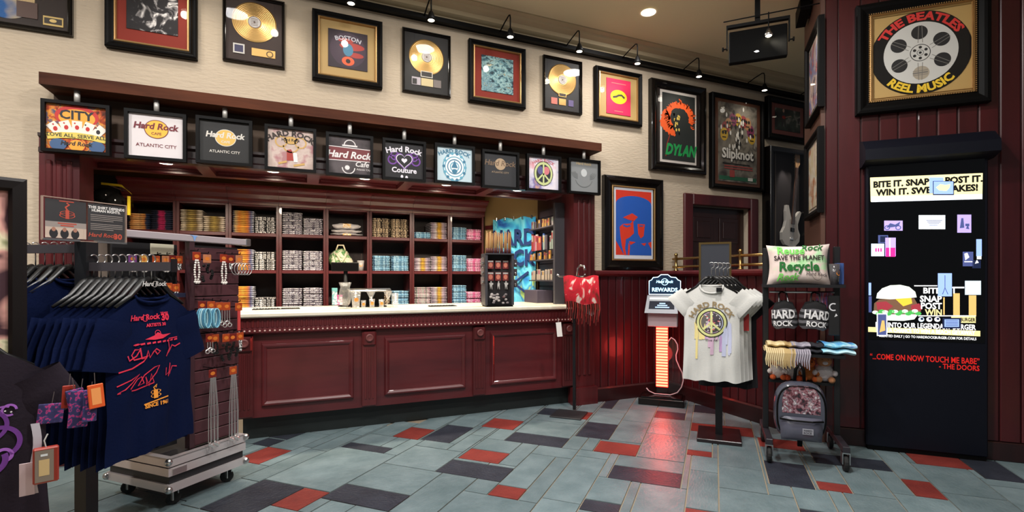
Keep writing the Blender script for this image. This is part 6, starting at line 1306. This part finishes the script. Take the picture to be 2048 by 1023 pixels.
for i in range(9):
    L = .335-.037*i; p = RP+ad*L; o_ = ['front', 'second', 'third', 'fourth', 'fifth', 'sixth', 'seventh', 'eighth', 'rearmost'][i]
    rz = TR+random.uniform(-.01, .01)
    hg = hanger(p+Vector((0, 0, 1.262)), rz, 'black hanger with chrome hook holding the %s navy tee' % o_, HANG_N)
    t = put('hanging_tee_shirt', None, None, p+Vector((0, 0, 1.237-.006*(i % 2))), rz, 'navy tee with red signatures, front one on the garment rack' if i == 0 else 'plain navy tee, %s along the front arm of the garment rack' % o_, 'shirt', 'navy tees on the front arm')
    put('body', mn if i % 2 == 0 else mn2, t); put('collar', cn, t)
    if i == 0:
        MB().text('Hard Rock', 0, .012, .03, -.018, bold=.03, shear=.2).ring(0, .02, .012, .014, -.0181).mapv(lambda x, y, z: (x, y, z-.008)).build('hanger_logo', flat((210, 208, 206)), hg)
        m = MB(); RE, OG = 0, 1
        def s(pts, w=.006, c=0): m.ribbon([((u-305)/330, -(v-588)/455) for u, v in pts], w, -.0015, c)
        X = lambda u: (u-305)/330; Z = lambda v: -(v-588)/455
        m.text('Hard Rock', X(288), Z(644), .034, -.001, 0, bold=.03, shear=.2).ring(X(288), Z(641), .012, .015, -.001, 0, 16).text('30', X(322), Z(648), .042, -.001, 0, bold=.05).text('YEARS', X(321), Z(635), .014, -.001, 0, bold=.03).text('ARTISTS 30', X(305), Z(659), .02, -.001, 0, bold=.04)
        m.plate([(X(284), Z(684)), (X(300), Z(678)), (X(306), Z(672)), (X(314), Z(678)), (X(332), Z(678)), (X(314), Z(686)), (X(300), Z(687))], -.001, 0); m.ring(X(306), Z(674), .012, .015, -.0012, 0, 14)
        s([(266, 693), (346, 688)], .004)
        for u in range(268, 344, 9): s([(u, 693), (u+6, 692)], .008)
        s([(243, 742), (262, 738), (280, 728), (287, 718), (275, 721), (266, 722), (262, 712), (268, 702), (276, 703), (270, 715), (258, 722), (256, 712)], .006); s([(276, 700), (278, 722), (284, 722), (287, 707), (290, 722), (296, 712), (302, 706), (309, 712), (304, 718), (300, 711)], .006)
        s([(326, 694), (330, 710), (322, 726), (330, 716), (336, 704), (342, 708), (352, 703)], .006)
        s([(240, 768), (260, 760), (275, 752), (262, 766), (250, 776), (240, 782), (270, 783), (300, 776)], .005); s([(258, 778), (272, 762), (278, 758), (282, 772), (274, 776), (282, 756), (300, 744), (309, 742), (304, 756), (292, 770), (286, 776), (284, 760), (290, 780), (294, 756), (300, 776)], .005)
        s([(322, 750), (320, 766), (330, 760), (326, 770), (332, 742), (330, 766), (336, 750), (344, 752)], .005)
        for dz in (0, 1):
            m.ring(X(302), Z(795+8*dz), .022, .026, -.0012, 1, 20, k=.35)
        m.plate([(X(299), Z(809)), (X(306), Z(809)), (X(306), Z(792)), (X(299), Z(792))], -.001, 1); s([(302, 792), (299, 786), (305, 781), (303, 787)], .006, 1)
        s([(283, 817), (323, 811)], .006, 1); m.text('SINCE 1961', X(303), Z(825), .024, -.001, 1, bold=.04)
        m.mapv(lambda x, y, z: (x, fn(x, z)+y, z)).build('signature_print', [PCE((214, 40, 70)), PCE((236, 150, 50))], t)
for i in range(9):
    L = .07+.05*i; p = RP-ad*L; hanger(p+Vector((0, 0, 1.322)), TR, 'black hanger over the rear arm, holding the %s dark tee behind the post' % ORD[min(i, 7)] if i < 8 else 'black hanger over the rear arm, farthest from the post', 'hangers on the rear arm')
    if i < 8:
        t = put('hanging_tee_shirt', None, None, p+Vector((0, 0, 1.322)), TR, 'dark navy tee on the rear arm, %s from the post' % ORD[i], 'shirt', 'dark tees on the rear arm'); put('body', mn2, t); put('collar', cn, t)
# sign on the rack
sc_ = Vector((-.93, 2.96, 0)); sa = radians(44)
t = thing('acrylic_sign', 'clear acrylic sign about the charity shirt, on top of the garment rack', 'sign', sc_+Vector((0, 0, 1.471)), sa)
MB().box(-.165, .165, -.006, -.004, 0, .19).build('front_sheet', glaze(), t); MB().box(-.165, .165, .004, .006, 0, .19).build('back_sheet', glaze(), t)
rectframe(MB(), .334, .194, [(0, .007), (0, -.007), (.004, -.007), (.004, .007)]).mapv(lambda x, y, z: (x, y, z+.097)).build('edge', mat('pale_acrylic_edge', (150, 128, 116), .3), t)
m = MB().rect(-.155, -.002, .01, .185, -.002, 0).rect(.004, .16, .01, .185, -.002, 0)
m.rect(-.155, -.002, .06, .085, -.0024, 1).rect(-.155, -.002, .012, .06, -.0024, 2)
for k in range(3): m.ell(-.125+.04*k, .032, .016, .022, -.0028, 3, 12).ell(-.125+.04*k, .05, .008, .01, -.003, 4, 8)
m.rect(-.012, -.012+.01, .012, .06, -.0032, 2)
m.ring(-.075, .125, .024, .028, -.003, 5, 20, k=.4).ring(-.075, .115, .026, .03, -.003, 5, 20, k=.4).rect(-.082, -.068, .1, .14, -.0032, 5).ribbon([(-.075, .14), (-.082, .152), (-.068, .165), (-.078, .172)], .007, -.0032, 5)
m.rect(-.105, -.05, .176, .181, -.003, 5).rect(-.11, -.04, .076, .081, -.003, 5).rect(-.1, -.05, .066, .072, -.003, 5)
m.text('THIS SHIRT DEFENDS', .082, .162, .0175, -.003, 6, bold=.03, wx=.92).text('HUMAN RIGHTS.', .08, .147, .0175, -.003, 6, bold=.03, wx=.92)
for k in range(9):
    if k != 4: m.rect(.015, .15-.04*(k in (3, 8)), .13-.0085*k, .133-.0085*k, -.003, 1)
m.text('Hard Rock', .065, .028, .026, -.003, 5, bold=.02, shear=.2).text('30', .13, .022, .036, -.003, 5, bold=.04)
m.build('printed_cards', [flat((44, 42, 44)), flat((150, 140, 134)), flat((196, 176, 160)), flat((26, 24, 28)), flat((170, 120, 100)), flat((186, 74, 54)), flat((232, 228, 224))], t)
for x0, x1 in ((-.165, -.03), (.04, .165)): MB().box(x0, x1, -.012, .012, -.0005, .008).build('base_channel', CHROME, t)
# tags hanging among the navy tees
PT = ramp_mat('tag_print', [(.45, (44, 42, 90)), (.53, (60, 58, 116)), (.58, (196, 50, 120)), (.66, (50, 48, 100))], 60)
for i, (u, v, w, h, c, lb) in enumerate(((148, 778, .05, .12, None, 'long navy patterned tag among the tee sleeves, left of the orange one'), (162, 780, .055, .13, None, 'navy patterned tag directly left of the glowing orange tag'), (182, 786, .04, .1, None, 'navy tag half behind the orange tag'), (104, 806, .07, .07, None, 'dark patterned tag next to the black tee sleeve'), (190, 768, .045, .085, (226, 90, 30), 'orange security tag hanging below the navy sleeves'), (138, 770, .035, .08, (150, 40, 20), 'dark orange tag behind the patterned tags'))):
    t = thing('hang_tag', lb, 'tag', atT(u, v, 1.78), TR-.5, 'hang tags below the navy sleeves' , rot=(0, (-.15, .08, .05, .1, -.08, .05)[i], TR-.5)); MB().box(-w/2, w/2, -.003, .003, -h, 0, c=.002).build('card', flat(c) if c else PT, t); MB().tube([(0, 0, 0), (.004, .01, .04)], .0015, 4).build('string', flat((60, 50, 50)), t)
    if c: MB().rect(-w*.3, w*.3, -h*.85, -h*.15, -.0035).build('label_print', flat((246, 160, 90)) if i == 4 else flat((110, 30, 16)), t)
# ---------------------------------------------------------------- near left: poster stand and black tee with violet print
pc = atT(-92, 530, 1.78); pa = radians(28)
t = thing('poster_stand', 'dark-framed floor poster stand cut by the left edge of the photo', 'poster stand', (pc.x, pc.y, 0), pa)
rectframe(MB(), .37, .80, [(0, .02), (0, -.02), (.012, -.026), (.04, -.024), (.05, -.012), (.05, .0)]).mapv(lambda x, y, z: (x, y, z+1.28)).build('frame', mat('dark_bronze', (20, 15, 15), .45, spec=.25), t)
MB().box(-.14, .14, -.004, .004, .92, 1.64).build('poster_print', ramp_mat('stand_poster', [(.36, (60, 30, 40)), (.43, (206, 150, 140)), (.5, (226, 216, 180)), (.55, (120, 130, 80)), (.6, (150, 30, 40)), (.68, (90, 60, 80))], 4, dist=.8), t)
MB().box(-.02, .02, .02, .06, .02, 1.3).build('pole', STEEL, t); MB().box(-.2, .2, -.12, .2, 0, .02).build('foot_plate', STEEL, t)
MB().box(-.012, .012, -.16, -.024, .98, 1.0).build('arm', STEEL, t)
bw = t.matrix_basis
PB = Vector((pc.x, pc.y, 0))+Vector((sin(pa)*.1, -cos(pa)*.1, 0)); PB = atT(-86, 560, 1.62); PB.z = 0
KB_ = mat('charcoal_jersey', (36, 30, 38), .95, spec=.1, bump=(90, .15)); mk, fk = tee_mesh('body', KB_, .44, .66, .085, .06, 12, .07, .15, .1)
hanger(PB+Vector((0, 0, 1.075)), radians(36), 'hanger of the charcoal tee at the left edge of the photo', None)
t = put('hanging_tee_shirt', None, None, PB+Vector((0, 0, 1.075)), radians(36), 'charcoal tee with a violet scroll print at the left edge of the photo', 'shirt'); put('body', mk, t); put('collar', collar_mesh(KB_, .085, .1), t)
m = MB()
for x0, z0, r0, a0, a1, w, c in ((.06, -.27, .05, 200, 480, .012, 0), (.09, -.33, .05, -60, 130, .014, 0), (.03, -.31, .035, 0, 300, .01, 1), (.0, -.26, .05, 30, 250, .012, 0), (.06, -.385, .045, 180, 380, .016, 0), (.115, -.225, .018, 0, 300, .007, 1), (.1, -.24, .03, 60, 200, .006, 1), (.02, -.36, .05, 120, 330, .012, 0), (.1, -.375, .02, -90, 200, .01, 1)):
    m.ring(x0, z0, r0-w/2, r0+w/2, -.001, c, 26, a0, a1)
m.plate([(-.03, -.36), (.03, -.37), (.05, -.33), (.045, -.29), (.02, -.27), (.0, -.3)], -.0006, 2)
m.plate([(-.02, -.345), (.0, -.35), (.01, -.31), (-.01, -.3)], -.0015, 3).ring(.03, -.305, .008, .014, -.0015, 3, 16).ring(.02, -.34, .01, .018, -.0015, 3, 16, 90, 360)
for k in range(9): m.ell(.0+.015*k, -.22-.006*(k % 3), .003, .003, -.001, 2, 6)
m.mapv(lambda x, y, z: (x, fk(x, z)+y, z)).build('scroll_print', [PCE((100, 46, 130)), PCE((150, 90, 180)), PCE((224, 218, 226)), PCE((20, 16, 22))], t)
t = thing('swing_ticket', 'white plastic ticket strip hanging from the charcoal tee', 'tag', atT(70, 846, 1.56), .3)
MB().grid(lambda a, b: (.02*(a-.5)+.006*sin(b*6), -.003*sin(b*5), -.22*b), 3, 10).build('strip', mat('milky_plastic', (214, 210, 222), .2, trans=.2), t); MB().box(-.035, .0, -.002, .002, -.22, -.12).build('ticket', flat((196, 176, 180)), t)
t = thing('pendant_box', 'orange-edged boxed pendant hanging between the charcoal and navy tees', 'box', atT(92, 893, 1.56), .35)
MB().box(-.03, .03, -.012, .012, -.11, 0, c=.004).build('case', flat((140, 44, 32), .35), t); MB().rect(-.025, .018, -.104, -.006, -.0125).build('window', flat((130, 120, 110), .2), t); MB().rect(-.016, .008, -.085, -.035, -.013).build('insert', flat((206, 180, 130)), t)
MB().rect(-.012, .004, -.025, -.018, -.013).build('price_label', flat((220, 226, 230)), t); MB().tube([(0, 0, 0), (-.004, 0, .02), (.004, 0, .04)], .002, 5).build('loop', flat((190, 190, 190)), t)
